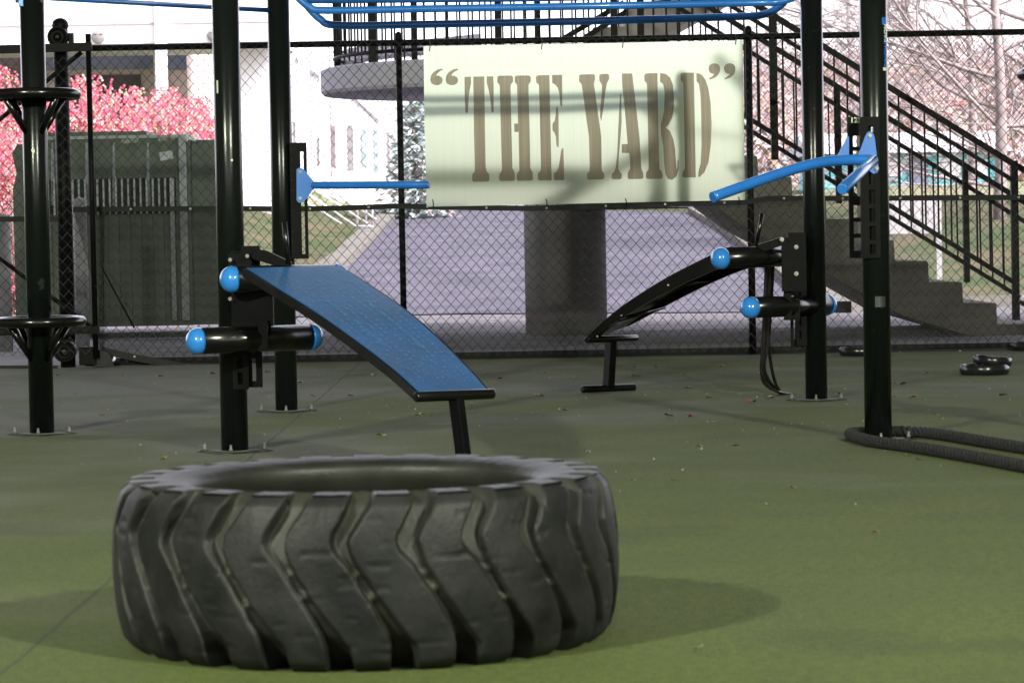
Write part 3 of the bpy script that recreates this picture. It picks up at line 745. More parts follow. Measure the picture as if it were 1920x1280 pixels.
o = hook(root2, [(1466, 1512, 455, 546, -.06, .02), (1478, 1510, 436, 456, -.05, .08), (1470, 1484, 540, 600, -.03, .02), (1474, 1500, 560, 600, .02, .05)], 15.1, 1, [(1429, 400), (1424, 430), (1417, 462)], [(1414, 466), (1424, 458), (1466, 444), (1480, 446), (1480, 456), (1450, 466), (1424, 474)])
for x, y in ((1466, 449), (1493, 463), (1493, 513)):
    b = MB(); p = W(x, y, 15.03); b.cyl(p+Vector((0, -.012, 0)), p, .0075, 12); b.cyl(p+Vector((0, -.004, 0)), p+Vector((0, .01, 0)), .012, 14); b.build('bolt', 'steel', o)
# resistance bands
MT['band'] = noisy('band_rubber', (.012, .010, .012), (.022, .018, .02), 30, .3)
bd = thing('resistance_band', G(1455, 736), 'looped black rubber band hanging from the right bench roller to the turf', 'resistance band')
def ribbon(px, wd, name='strand'):
    pts = bez([W(x, y, Y) for x, y, Y in px], 6); g = MB(); vs = []
    for i, p in enumerate(pts):
        tw = sin(i*.25)*.5; w = Vector((cos(tw), sin(tw), 0))*wd/2; nn = Vector((-sin(tw), cos(tw), 0))*.003
        t = (pts[min(i+1, len(pts)-1)]-pts[max(i-1, 0)]).normalized()
        if abs(t.z) < .8: w = w.cross(t).cross(t)*-1; w = w.normalized()*wd/2 if w.length > 1e-5 else w; nn = t.cross(w).normalized()*.003
        vs += [p-w-nn, p+w-nn, p+w+nn, p-w+nn]
    g.add(vs, [(i*4+k, i*4+(k+1) % 4, (i+1)*4+(k+1) % 4, (i+1)*4+k) for i in range(len(pts)-1) for k in range(4)], True); g.build(name, 'band', bd)
ribbon([(1436, 462, 15.25), (1437, 500, 15.26), (1434, 580, 15.3), (1431, 650, 15.35), (1428, 690, 15.4), (1432, 714, 15.45), (1445, 728, 15.62), (1462, 735, 15.85), (1478, 737, 15.98)], .022)
ribbon([(1446, 462, 15.25), (1447, 500, 15.26), (1443, 570, 15.3), (1438, 640, 15.35), (1430, 685, 15.4), (1436, 708, 15.5), (1448, 724, 15.65), (1455, 732, 15.8), (1468, 738, 15.98)], .034)
ribbon([(1442, 464, 15.27), (1443, 520, 15.28), (1441, 600, 15.33), (1443, 660, 15.4), (1449, 700, 15.5), (1455, 720, 15.6), (1462, 731, 15.8)], .018)
# ------------------------------------------------------------ battle rope
def rope():
    zc = .026; R = .0245
    P = [(2060, 893), (1990, 884), (1920, 873), (1850, 860), (1780, 848), (1710, 837), (1650, 829), (1622, 824)]
    near = [G(x, y, zc) for x, y in P]
    c = PB['E']
    loop = []
    a0 = near[-1]
    far = [G(x, y, zc) for x, y in [(1690, 808), (1740, 811), (1790, 818), (1850, 828), (1920, 839), (1990, 850), (2060, 862)]]
    mid = [Vector((c.x-.125, c.y+.02, zc)), Vector((c.x-.05, c.y+.115, zc)), Vector((c.x+.05, c.y+.10, zc))]
    pts = bez(near+mid+far, 60)
    root = thing('battle_rope', near[-1], 'thick black twisted battle rope looped around the foot of the right front post', 'rope')
    # resample finely, grow three twisted strands
    L_ = 0; dense = [pts[0]]
    for p, q in zip(pts, pts[1:]): dense.append(q)
    cum = [0]
    for p, q in zip(dense, dense[1:]): cum.append(cum[-1]+(q-p).length)
    tot = cum[-1]; step = .006; n = int(tot/step); res = []; j = 0
    for i in range(n+1):
        s_ = i*step
        while j < len(cum)-2 and cum[j+1] < s_: j += 1
        t = (s_-cum[j])/max(1e-9, cum[j+1]-cum[j]); res.append(dense[j].lerp(dense[j+1], t))
    for k in range(3):
        st = []
        for i, p in enumerate(res):
            t = (res[min(i+1, len(res)-1)]-res[max(i-1, 0)]).normalized(); u = Vector((0, 0, 1)); w = t.cross(u).normalized()
            a = i*step/.105*2*pi+k*2*pi/3; st.append(p+(u*cos(a)+w*sin(a))*.0150)
        g = MB(); g.tube(st, .0118, 8); g.build('rope_strand', 'rope', root)
MT['rope'] = noisy('rope_fibre', (.007, .0065, .0075), (.020, .019, .021), 60, .85, bump=.5, bscale=300)
rope()
# ------------------------------------------------------------ weight plates
MT['plate'] = noisy('plate_enamel', (.010, .010, .012), (.016, .016, .018), 10, .22, bump=.05, bscale=60)
def plate(c, R, tilt, label, rot=0):
    h = R*.14+.010
    g = MB()
    prof = [(R*.20, -h), (R*.93, -h), (R, -h*.55), (R, h*.55), (R*.93, h), (R*.84, h*.98), (R*.79, h*.45), (R*.42, h*.40), (R*.36, h*.95), (R*.20, h), (R*.20, -h)]
    # annulus with three grip openings: build polar grid, drop cells
    n = 72; ringr = [(.20, h), (.36, h*.95), (.42, h*.4), (.79, h*.4), (.86, h*.98), (.94, h), (1, h*.5)]
    vs = []
    for s_ in (1, -1):
        for rr, hh in ringr:
            for k in range(n): a = 2*pi*k/n; vs.append((R*rr*cos(a), R*rr*sin(a), hh*s_))
    m_ = len(ringr); fs = []; hole = lambda i, k: i == 2 and (k % 24) < 15
    for i in range(m_-1):
        for k in range(n):
            k2 = (k+1) % n
            if hole(i, k): continue
            a = i*n+k; b_ = i*n+k2; fs.append((a, b_, b_+n, a+n)); o_ = m_*n; fs.append((o_+a, o_+a+n, o_+b_+n, o_+b_))
    o_ = m_*n
    for k in range(n):
        k2 = (k+1) % n; fs.append((k, k2, o_+k2, o_+k)); q = (m_-1)*n; fs.append((q+k, q+k2, o_+q+k2, o_+q+k))
        if hole(2, k):
            for r_ in (2, 3): fs.append((r_*n+k, r_*n+k2, o_+r_*n+k2, o_+r_*n+k))
            if not hole(2, k-1): fs.append((2*n+k, 3*n+k, o_+3*n+k, o_+2*n+k))
            if not hole(2, k+1): fs.append((2*n+k2, 3*n+k2, o_+3*n+k2, o_+2*n+k2))
    g.add(vs, fs, False)
    o = g.build('weight_plate', 'plate', None); o.location = c; o.rotation_euler = (tilt[0], tilt[1], rot)
    for p in o.data.polygons: p.use_smooth = True
    md = o.modifiers.new('es', 'EDGE_SPLIT'); md.split_angle = radians(35)
    return tag(o, label, 'weight plate', 'black round weight plates lying on the turf')
c = G(1851, 703); plate(Vector((c.x, c.y+.1, .032)), .158, (0, 0), 'larger black weight plate lying under another plate at the right edge of the turf')
c2 = W(1861, 686, c.y+.12); plate(Vector((c2.x, c.y+.12, .086)), .124, (.05, .10), 'smaller glossy black weight plate resting tilted on top of a larger one', .5)
c = G(1610, 666); plate(Vector((c.x, c.y-.05, .034)), .150, (0, 0), 'black weight plate by the fence, half hidden behind the right front post', 1)
c = G(1915, 656); plate(Vector((c.x+.05, c.y-.1, .034)), .150, (0, 0), 'black weight plate by the fence foot, cut by the right edge of the picture', 2)
# ------------------------------------------------------------ fence
fx0, fx1 = W(172, 300, FY).x, 5.4
fence = thing('chain_link_fence', ((fx0+fx1)/2, FY, 0), 'tall black chain link fence with a see-through screen along its lower half behind the rig', 'fence')
def weave(x0, x1, z0, z1, Y, parent, keep=None, name='wire_mesh'):
    pw, ph, r = .0785, .0875, .0026
    g = MB(); hx = pw/2; hz = ph/2
    ni = int((x1-x0)/hx); nj = int((z1-z0)/hz)
    for i in range(ni):
        pts = []
        for j in range(nj+1):
            x = x0+(i+((i+j) % 2))*hx; z = z0+j*hz
            pts.append(Vector((x+.004*noise.noise(Vector((x*3, z*3, 0))), Y+(.003 if (j % 2) else -.003)+.012*noise.noise(Vector((x*.8, z*.8, 2))), z)))
        # straight tubes with 3 sides
        b = len(g.v)
        for p in pts:
            for a in (pi/2, pi/2+2*pi/3, pi/2+4*pi/3): g.v.append(p+Vector((r*cos(a)*1.2, r*sin(a), 0)))
        for j in range(nj):
            for k in range(3):
                g.f.append((b+j*3+k, b+j*3+(k+1) % 3, b+(j+1)*3+(k+1) % 3, b+(j+1)*3+k)); g.sm.append(False)
    return g.build(name, 'wire', parent)
weave(fx0, fx1, .03, 2.475, FY, fence)
ztop = W(1200, 72, FY).z
g = MB(); g.cyl((fx0, FY+.035, ztop), (fx1, FY+.035, ztop), .024, 16); g.build('top_rail', 'fence_black', fence)
for px in (752, 1408, 2065):
    x = W(px, 350, FY).x; g = MB(); g.cyl((x, FY+.04, 0), (x, FY+.04, ztop+.03), .024 if px != 1408 else .027, 16); g.lathe((x, FY+.04, 0), dome(ztop+.05, .03), 16); p_ = g.build('fence_post', 'fence_black', fence)
# screen with wavy hem
def hem_y(px):
    P = [(0, 410), (135, 411), (136, 393), (240, 392), (440, 391), (560, 392), (650, 390), (750, 386), (800, 388), (1000, 391), (1200, 384), (1400, 379), (1440, 372), (1620, 372), (1920, 370), (2200, 368)]
    for (a, b_), (c_, d) in zip(P, P[1:]):
        if px <= c_: return b_+(d-b_)*(px-a)/(c_-a)
    return 368
def bot_y(px):
    P = [(0, 690), (186, 655), (240, 668), (345, 687), (600, 690), (900, 684), (1200, 676), (1500, 668), (1920, 658), (2200, 654)]
    for (a, b_), (c_, d) in zip(P, P[1:]):
        if px <= c_: return b_+(d-b_)*(px-a)/(c_-a)
    return 654
g = MB(); xs = [186+i*18 for i in range(112)]; rows = 14; vs = []
def flap(px, f):  # left torn edge drapes to the right lower down
    return px
for i, px in enumerate(xs):
    for j in range(rows+1):
        f = j/rows; y = hem_y(px)+(bot_y(px)-hem_y(px))*f; q = W(px, y, FY+.075); q.y += .012*sin(px*.03+f*4); vs.append(q)
m_ = rows+1
g.add(vs, [(i*m_+j, (i+1)*m_+j, (i+1)*m_+j+1, i*m_+j+1) for i in range(len(xs)-1) for j in range(rows)], True)
scr = g.build('privacy_screen', 'screen', fence)
def hemstrip(fy, xs, Y, w, parent, name='screen_hem'):
    g = MB(); vs = []
    for px in xs:
        for (dy, dz) in ((-w/2, 0), (w/2, 0)):
            vs.append(W(px, fy(px)+dy, Y)); vs.append(W(px, fy(px)+dy, Y)+Vector((0, .003, 0)))
    g.add(vs, [(i*4+a, i*4+b_, (i+1)*4+b_, (i+1)*4+a) for i in range(len(xs)-1) for a, b_ in ((0, 1), (1, 3), (3, 2), (2, 0))]); return g.build(name, 'hem', parent)
hemstrip(hem_y, [137+i*20 for i in range(104)], FY-.02, 10, scr)
hemstrip(bot_y, [190+i*20 for i in range(102)], FY-.02, 13, scr)
def grom(px, py, Y, parent, r=.0085):
    g = MB(); p = W(px, py, Y); g.lathe(p, [(r*.4, -.001), (r*.5, -.004), (r, -.004), (r, 0)], 12, axis='y'); g.build('grommet', 'grommet', parent)
for px in (245, 357, 469, 581, 691, 801, 912, 1025, 1136, 1247, 1358, 1470, 1580, 1688, 1800, 1910): grom(px, hem_y(px), FY-.024, scr)
for px in (252, 352, 572, 682, 795, 1010, 1240, 1352, 1466, 1688, 1800): grom(px, bot_y(px)-2, FY-.024, scr)
g = MB(); g.box((fx0-.1, FY+.07, 0), (6, FY+.12, .055)); g.build('bottom_board', 'fence_black', fence)
# ---- gate on the left
GY = FY-.22
gate = thing('cantilever_gate', W(165, 690, GY), 'black sliding chain link gate with diagonal braces at the left edge', 'gate')
def gbar(a, b_, r, nm): g = MB(); g.cyl(W(*a, GY), W(*b_, GY), r, 14); return g.build(nm, 'fence_black', gate)
gx = gbar((165, 64), (180, 672), .021, 'end_tube')
g = MB(); g.obox(W(-160, 98, GY), W(172, 88, GY), .05, .062); g.build('top_track', 'fence_black', gate)
g = MB(); g.obox(W(-160, 625, GY), W(186, 618, GY), .05, .058); g.build('bottom_track', 'fence_black', gate)
gbar((153, 98), (-10, 232), .018, 'brace'); gbar((-60, 440), (184, 622), .017, 'brace')
gbar((190, 500), (252, 615), .007, 'brace')
xg0 = W(-160, 300, GY).x; xg1 = W(170, 300, GY).x
weave(xg0, xg1-.02, .10, 2.36, GY-.03, gate)
# dark screen on the gate and the hanging torn flap
g = MB(); g.add([W(-160, 410, GY+.02), W(118, 410, GY+.02), W(118, 592, GY+.02), W(-160, 596, GY+.02)], [(0, 1, 2, 3)]) if False else None
hemstrip(lambda px: 411+(px < 0)*1, [-160, -60, 0, 60, 108], GY-.05, 10, gate)
hemstrip(lambda px: 688, [-160, -60, 0, 60, 108], GY-.05, 6, gate)
g = MB(); L1 = [(137, 392), (150, 440), (166, 500), (184, 560), (183, 610), (176, 650), (172, 664)]; vs = []
for i, (x, y) in enumerate(L1):
    f = i/(len(L1)-1)
    for k in range(9):
        t = k/8; q = W(x+(196-x)*t, y+(bot_y(196)-664 if i == len(L1)-1 else 0)*t, FY+.07); q.y += .03*sin(t*9+f*5)*f; vs.append(q)
g.add(vs, [(i*9+k, i*9+k+1, (i+1)*9+k+1, (i+1)*9+k) for i in range(len(L1)-1) for k in range(8)], True); g.build('torn_flap', 'screen', scr)
# gate post with rollers
gp = thing('gate_post', W(120, 690, FY-.08).xy.to_3d(), 'thick black post with a domed cap carrying the gate rollers', 'gate post')
xp = W(120, 350, FY-.08).x; yp = FY-.08
zc = W(118, 44, yp).z
g = MB(); g.cyl((xp, yp, 0), (xp, yp, zc), .056, 28); g.build('post', 'fence_black', gp)
g = MB(); g.lathe((xp, yp, 0), [(.06, zc-.03)]+dome(zc+.005, .062), 28); g.build('cap', 'fence_black', gp)
def groller(px, py, r):
    c = W(px, py, yp-.11); g = MB(); g.lathe(c, [(.001, -.045), (r*.25, -.045), (r*.3, -.03), (r*.75, -.028), (r*.8, -.04), (r*.97, -.04), (r, -.03), (r, .03), (r*.8, .04), (.001, .04)], 32, axis='y'); o = g.build('gate_roller', 'fence_black', gp)
    g = MB(); g.lathe(c, [(.0005, -.054), (r*.16, -.050), (r*.2, -.044)], 14, axis='y'); g.build('hub', 'steel', o)
groller(109, 70, .078); groller(122, 658, .085)
x0, x1, z0, z1 = px_rect(128, 137, 62, 90, yp-.1); g = MB(); g.box((x0, yp-.1, z0), (x1, yp-.05, z1)); g.build('roller_bracket', 'fence_black', gp)
x0, x1, z0, z1 = px_rect(148, 180, 650, 684, yp-.12)
gc = thing('roller_cover', (x0, yp-.1, 0), 'black domed roller cover box on the ground by the gate foot', 'roller cover')
g = MB(); g.box((x0, yp-.12, z0), (x1, yp+.0, z1)); g.build('cover_plate', 'kerb' if False else 'fence_black', gc, bevel=.004)
a = W(180, 688, yp); g = MB(); n = 14; rr = .145
pts = [Vector((a.x, yp-.1, .002))]+[Vector((a.x+.02+.13*sin(t), yp-.1, .002+.125*cos(t))) for t in [pi/2*i/n for i in range(n+1)]]
g.prism([Vector((a.x, yp-.1, .002)), Vector((a.x, yp-.1, .127))]+pts[1:], (0, .2, 0)); g.build('dome', 'blacktube', gc)
# ------------------------------------------------------------ sign
SYN = FY-.06
sg = thing('sign_board', W(1097, 385, SYN), 'pale green-cream metal sign reading THE YARD in stencil letters, tied to the fence', 'sign')
g = MB(); g.prism([W(800, 388, SYN), W(1397, 375, SYN), W(1395, 230, SYN), W(1392.5, 76, SYN), W(1090, 82, SYN), W(794, 87, SYN), W(796, 240, SYN)], (0, .004, 0)); g.build('sheet', 'sign', sg)
LT = {
'quote_mark_open': [[(80,272),(84,247),(97,228),(122,212),(147,207),(152,213),(136,221),(120,234),(113,247),(130,247),(146,257),(151,272),(145,290),(127,300),(106,300),(87,290)]],
'letter_T': [[(273,254),(309,252),(310,290),(302,325),(296,370),(293,450),(285,460),(278,450),(274,370)],
 [(322,252),(384,251),(388,560),(392,760),(398,785),(412,800),(413,833),(406,842),(322,843),(316,835),(317,800),(330,785),(331,760),(326,560)],
 [(398,251),(434,250),(437,300),(437,448),(431,457),(424,448),(417,370),(407,320),(399,290)]],
'letter_H': [[(458,252),(470,247),(535,246),(546,254),(546,280),(533,298),(532,320),(538,600),(542,765),(555,790),(556,830),(548,838),(474,839),(467,830),(468,800),(482,780),(483,760),(471,330),(470,300),(457,282)],
 [(556,252),(568,246),(635,245),(645,253),(646,278),(633,298),(633,320),(640,600),(643,765),(656,790),(658,830),(650,836),(574,838),(566,830),(567,798),(581,780),(580,700),(577,563),(553,563),(552,516),(574,516),(569,320),(568,298),(555,282)]],
'letter_E': [[(674,254),(684,245),(750,243),(756,500),(762,780),(763,835),(694,836),(686,828),(686,797),(702,777),(703,750),(693,330),(692,300),(676,284)],
 [(765,243),(822,242),(823,415),(817,422),(811,410),(806,345),(797,314),(780,294),(766,288)],
 [(793,418),(799,425),(802,470),(803,645),(797,651),(790,635),(787,590),(779,568),(768,553),(768,517),(780,500),(785,470),(788,430)],
 [(774,795),(790,787),(802,760),(810,715),(816,670),(822,653),(829,655),(832,740),(834,834),(775,834)]],
'letter_Y': [[(917,246),(926,240),(1000,238),(1007,247),(1006,270),(1001,295),(1036,545),(1042,590),(1045,780),(1060,798),(1060,822),(1052,830),(968,831),(961,822),(962,798),(976,782),(977,740),(973,590),(960,500),(934,310),(930,292),(918,280)],
 [(1031,246),(1040,238),(1078,236),(1087,246),(1086,266),(1074,290),(1064,345),(1050,460),(1042,502),(1036,480),(1036,440),(1044,350),(1046,300),(1032,275)]],
'letter_A': [[(1147,345),(1154,352),(1157,500),(1150,600),(1141,700),(1138,770),(1146,785),(1158,800),(1157,822),(1148,829),(1106,829),(1099,820),(1101,798),(1116,785),(1124,760),(1132,680),(1140,500)],
 [(1158,235),(1216,234),(1230,350),(1258,600),(1268,770),(1279,795),(1280,820),(1270,827),(1196,828),(1190,818),(1191,792),(1204,770),(1205,740),(1199,682),(1157,681),(1157,632),(1191,630),(1180,500),(1160,300)]],
'letter_R': [[(1284,244),(1294,234),(1358,232),(1362,500),(1370,770),(1385,790),(1388,818),(1380,826),(1300,827),(1293,818),(1294,792),(1308,772),(1309,740),(1300,320),(1298,290),(1285,275)],
 [(1373,232),(1405,237),(1430,258),(1446,300),(1451,370),(1450,430),(1440,485),(1422,522),(1405,538),(1430,560),(1448,605),(1458,660),(1464,750),(1467,778),(1471,755),(1471,725),(1477,720),(1478,770),(1466,812),(1440,833),(1417,826),(1403,800),(1396,740),(1390,640),(1378,570),(1378,520),(1386,490),(1396,440),(1398,340),(1390,295),(1373,280)]],
'letter_D': [[(1488,238),(1498,230),(1563,230),(1568,500),(1574,819),(1504,819),(1498,811),(1500,788),(1512,770),(1513,740),(1504,310),(1502,288),(1489,270)],
 [(1577,231),(1605,240),(1628,268),(1645,320),(1657,400),(1663,520),(1659,630),(1645,735),(1622,790),(1592,819),(1587,812),(1591,775),(1601,740),(1606,640),(1604,460),(1600,350),(1591,292),(1578,278)]],
'quote_mark_close': [[(1646,208),(1650,190),(1665,179),(1685,177),(1702,184),(1711,200),(1710,222),(1700,242),(1682,258),(1652,269),(1648,262),(1668,250),(1678,238),(1660,234),(1650,224)]],
}
LT['quote_mark_open'].append([(x+86, y) for x, y in LT['quote_mark_open'][0]]); LT['quote_mark_close'].append([(x+86, y) for x, y in LT['quote_mark_close'][0]])
for nm, polys in LT.items():
    g = MB()
    for poly in polys:
        # densify lightly with smoothing for curves
        fill(g, [W(780+u/3, 60+v/3, SYN-.0015) for u, v in poly])
    g.build(nm, 'letters', sg)
for px, py in ((806, 88), (1016, 85), (1168, 82), (1380, 76), (812, 381), (1025, 380), (1174, 379), (1386, 376)):
    up = -1 if py < 200 else 1
    a = W(px, py+7*up*-1*-1*(-1 if py < 200 else 1)*-1, SYN-.006); g = MB()
    p0 = W(px-1, py+(8 if py < 200 else -7), SYN-.006); p1 = W(px, py+(-12 if py < 200 else 8), SYN-.012); g.tube([p0, (p0+p1)/2+Vector((.004, -.006, 0)), p1], .0035, 6); g.build('cable_tie', 'blacktube', sg)
# ------------------------------------------------------------ leaves
MT['leaf_brown'] = noisy('leaf_brown', (.16, .085, .04), (.30, .17, .09), 60, .7)
MT['leaf_red'] = noisy('leaf_red', (.26, .05, .035), (.36, .10, .05), 60, .6)
MT['leaf_yellow'] = noisy('leaf_yellow', (.42, .32, .08), (.52, .40, .14), 60, .6)
MT['leaf_pale'] = noisy('leaf_pale', (.26, .235, .18), (.40, .37, .30), 60, .6)
protos = []
LK = [('brown', 'brown curled'), ('red', 'dark red'), ('yellow', 'yellow'), ('pale', 'pale dry')]
def leafmesh(seed):
    rnd = random.Random(seed); g = MB(); n = 14; vs = [(0, 0, .008)]
    for k in range(n):
        a = 2*pi*k/n; r = .035*(1+.35*cos(5*a))*rnd.uniform(.8, 1.15); vs.append((r*cos(a)*1.2, r*sin(a)*.8, .003+.016*rnd.random()+.01*abs(sin(a))))
    g.add(vs, [(0, 1+k, 1+(k+1) % n) for k in range(n)], True); return g
for i, (k, w) in enumerate(LK):
    for v in range(2):
        o = leafmesh(i*10+v).build('fallen_leaf', 'leaf_'+k, None); tag(o, f'small {w} leaf fallen on the turf', 'leaf', 'fallen leaves scattered over the turf'); o['used'] = 0; protos.append((k, o))
spots = [(398, 703, 'brown'), (586, 744, 'red'), (622, 741, 'brown'), (778, 781, 'brown'), (790, 779, 'yellow'), (714, 820, 'yellow'), (655, 744, 'brown'), (1188, 708, 'brown'), (1296, 783, 'red'), (1341, 793, 'yellow'), (1187, 903, 'brown'), (1263, 904, 'brown'), (1487, 917, 'brown'), (1252, 782, 'brown'), (1420, 702, 'pale'), (1283, 705, 'yellow'), (1196, 707, 'brown'), (1328, 748, 'brown'), (1410, 756, 'red'), (1290, 730, 'pale'), (1585, 760, 'pale'), (1880, 744, 'brown'), (1710, 747, 'brown'), (1678, 721, 'red'), (1677, 745, 'red'), (1695, 722, 'brown'), (1735, 702, 'pale'), (305, 864, 'yellow'), (310, 650+210, 'yellow'), (1818, 700, 'pale'), (1320, 1130, 'brown'), (1310, 1220, 'pale'), (1703, 855, 'yellow'), (1380, 838, 'brown'), (1720, 864, 'brown'), (1310, 840, 'yellow'), (500, 700, 'brown'), (560, 720, 'pale'), (470, 690, 'yellow'), (265, 838, 'pale'), (140, 740, 'brown'), (230, 706, 'brown'), (300, 708, 'pale'), (1025, 700, 'brown'), (1010, 745, 'pale'), (935, 712, 'brown'), (1060, 772, 'brown'), (1230, 690, 'pale'), (1350, 690, 'brown'), (1540, 690, 'brown'), (1760, 780, 'brown'), (1640, 1000, 'brown'), (1190, 690, 'brown'), (700, 705, 'yellow'), (1570, 742, 'brown'), (110, 706, 'brown'), (60, 720, 'pale'), (885, 760, 'brown'), (1100, 850, 'pale'), (190, 780, 'brown'), (210, 690, 'brown'), (1445, 748, 'pale')]
used = set()
for x, y, k in spots:
    c = [o for kk, o in protos if kk == k]; o = random.choice(c)
    if o.name in used: n_ = o.copy(); COL.objects.link(n_)
    else: n_ = o; used.add(o.name)
    p = G(x, y); n_.location = (p.x, p.y, .004); n_.rotation_euler = (random.uniform(-.2, .2), random.uniform(-.2, .2), random.uniform(0, 6.3)); s_ = random.uniform(.45, .95)*(.75 if y < 880 else .42); n_.scale = (s_, s_, s_)
for k, o in protos:
    if 'used' in o: del o['used']
    if o.name not in used: bpy.data.objects.remove(o)
for o in COL.objects:
    if 'used' in o: del o['used']
g = MB(); random.seed(11)
for i in range(330):
    x = random.uniform(0, 1920); y = 690+abs(random.gauss(0, 90)); 
    if y > 1200: continue
    p = G(x, y); s_ = random.uniform(.002, .0065); a = random.uniform(0, 6.3)
    g.add([(p.x+s_*cos(a), p.y+s_*sin(a), .003), (p.x+s_*cos(a+2.1), p.y+s_*sin(a+2.1), .012), (p.x+s_*cos(a+4.2), p.y+s_*sin(a+4.2), .004)], [(0, 1, 2)])
o = g.build('leaf_litter', 'leaf_pale', None); o['kind'] = 'stuff'; o['label'] = 'tiny pale crumbs of leaf litter strewn over the turf'
# ------------------------------------------------------------ concrete stair beyond the fence
MT['stair'] = noisy('stair_concrete', (.19, .18, .155), (.30, .28, .245), 2.2, .9, bump=.4, bscale=40, detail=10)
MT['slab'] = noisy('landing_concrete', (.38, .365, .43), (.50, .48, .56), 1.2, .85, bump=.2, bscale=40, detail=6, wear=((.24, .23, .26), 3, .68))
SY0, SY1 = 24.0, 26.7
st = thing('concrete_staircase', W(1700, 640, SY0).xy.to_3d(), 'concrete outdoor staircase with black railings climbing left to a rounded landing', 'staircase')
tops = [(1440, 293)]
g = MB(); scl = F/SY0
# step edges (px): nose corners
noses = [(1870+64*i*-1, 568-39.4*i) for i in range(-2, 13)]
poly = []
for x, y in noses:
    poly.append(W(x, y+39.4, SY0)); poly.append(W(x-2, y+2, SY0)); poly.append(W(x-5, y, SY0))
Ltop = W(noses[-1][0]-64, noses[-1][1], SY0)
poly = [Vector((p.x, p.y, max(p.z, 0))) for p in poly]
under = [(1020, 180), (1080, 205), (1180, 268), (1290, 345), (1345, 388), (1400, 428), (1500, 482), (1600, 540), (1690, 590), (1760, 612), (1820, 640)]
poly.append(Vector((Ltop.x, Ltop.y, Ltop.z)))
up_ = [W(x, y, SY0) for x, y in under]
poly += [Vector((p.x, p.y, max(0, p.z))) for p in up_]
poly.append(Vector((poly[0].x, SY0, 0)))
# build prism by quads/tess
from mathutils.geometry import tessellate_polygon
pts = poly; n = len(pts); tri = tessellate_polygon([pts]); dv = Vector((0, SY1-SY0, 0))
g.add(pts+[p+dv for p in pts], list(tri)+[tuple(n+i for i in reversed(t)) for t in tri]+[(i, (i+1) % n, n+(i+1) % n, n+i) for i in range(n)])
g.build('stair_flight', 'stair', st)
# landing slab
zt_ = .94+334*SY0/F; zb_ = zt_-.21
g = MB(); cxl = W(600, 150, 25.4).x+1.75; cyl_ = 25.5; outl = []
for i in range(25):
    a = pi/2+pi*i/24; outl.append((cxl+1.75*cos(a), cyl_+1.5*sin(a)))
xr = W(1300, 100, SY0).x
outl = [(xr, cyl_+1.5)]+outl+[(xr, cyl_-1.5)]
m_ = len(outl)
def ring(s_, z, dy=0): return [Vector((x if i in (0, m_-1) else cxl+(x-cxl)*s_, cyl_+(y-cyl_)*s_, z)) for i, (x, y) in enumerate(outl)]
rings_ = [ring(.97, zt_), ring(1, zt_-.02), ring(1, zb_), ring(.985, zb_-.03)]
vs = [v for r in rings_ for v in r]; fs = []
for j in range(3):
    for i in range(m_): fs.append((j*m_+i, j*m_+(i+1) % m_, (j+1)*m_+(i+1) % m_, (j+1)*m_+i))
fs.append(tuple(range(m_))); fs.append(tuple(3*m_+i for i in reversed(range(m_)))); g.add(vs, fs)
g.build('landing_slab', 'slab', st)
# upper ledge curving behind
g = MB(); vs = []
L2 = [(640, 103, 26.6), (634, 112, 26.2), (650, 118, 25.9)]
up2 = bez([W(662, 120, 25.8), W(640, 116, 26.0), (W(636, 105, 26.4)), W(660, 95, 26.9), W(720, 86, 27.2), W(790, 79, 27.3), W(900, 68, 27.3)], 5)
for i, p in enumerate(up2):
    vs += [p+Vector((0, -.05, .02)), p+Vector((0, -.05, -.10)), p+Vector((0, .5, -.10)), p+Vector((0, .5, .02))]
g.add(vs, [(i*4+k, i*4+(k+1) % 4, (i+1)*4+(k+1) % 4, (i+1)*4+k) for i in range(len(up2)-1) for k in range(4)]); g.build('upper_ledge', 'slab', st)
# upper flight going up behind
g = MB(); P = lambda x, y: W(x, y, 26.8)
q = [P(1060, 120), P(1110, 68), P(1112, 52), P(1172, 50), P(1172, 12), P(1236, 10), P(1236, -28), P(1300, -30), P(1300, -66), P(1420, -70), P(1420, -30), P(1330, 20), P(1240, 70), P(1220, 120)]
tri = tessellate_polygon([q]); n = len(q); dv = Vector((0, 1.5, 0))
g.add(q+[p+dv for p in q], list(tri)+[tuple(n+i for i in reversed(t)) for t in tri]+[(i, (i+1) % n, n+(i+1) % n, n+i) for i in range(n)]); g.build('upper_flight', 'stair', st)
# column
ccol = Vector((W(1062, 600, 26.3).x, 26.3-.0, 0)); rc = 155/2*26/F
colo = MB(); colo.tube([ccol, ccol+Vector((0, 0, 1)), ccol+Vector((0, 0, zb_-.02))], rc, 40); colo.lathe(ccol, [(rc, zb_-.25), (rc+.25, zb_-.03)], 40)
MT['column'] = noisy('column_concrete', (.30, .285, .30), (.46, .44, .455), 1.5, .95, bump=.5, bscale=30, detail=10)
tag(colo.build('concrete_column', 'column', None, loc=ccol), 'thick round grey concrete column standing under the stair landing', 'column')
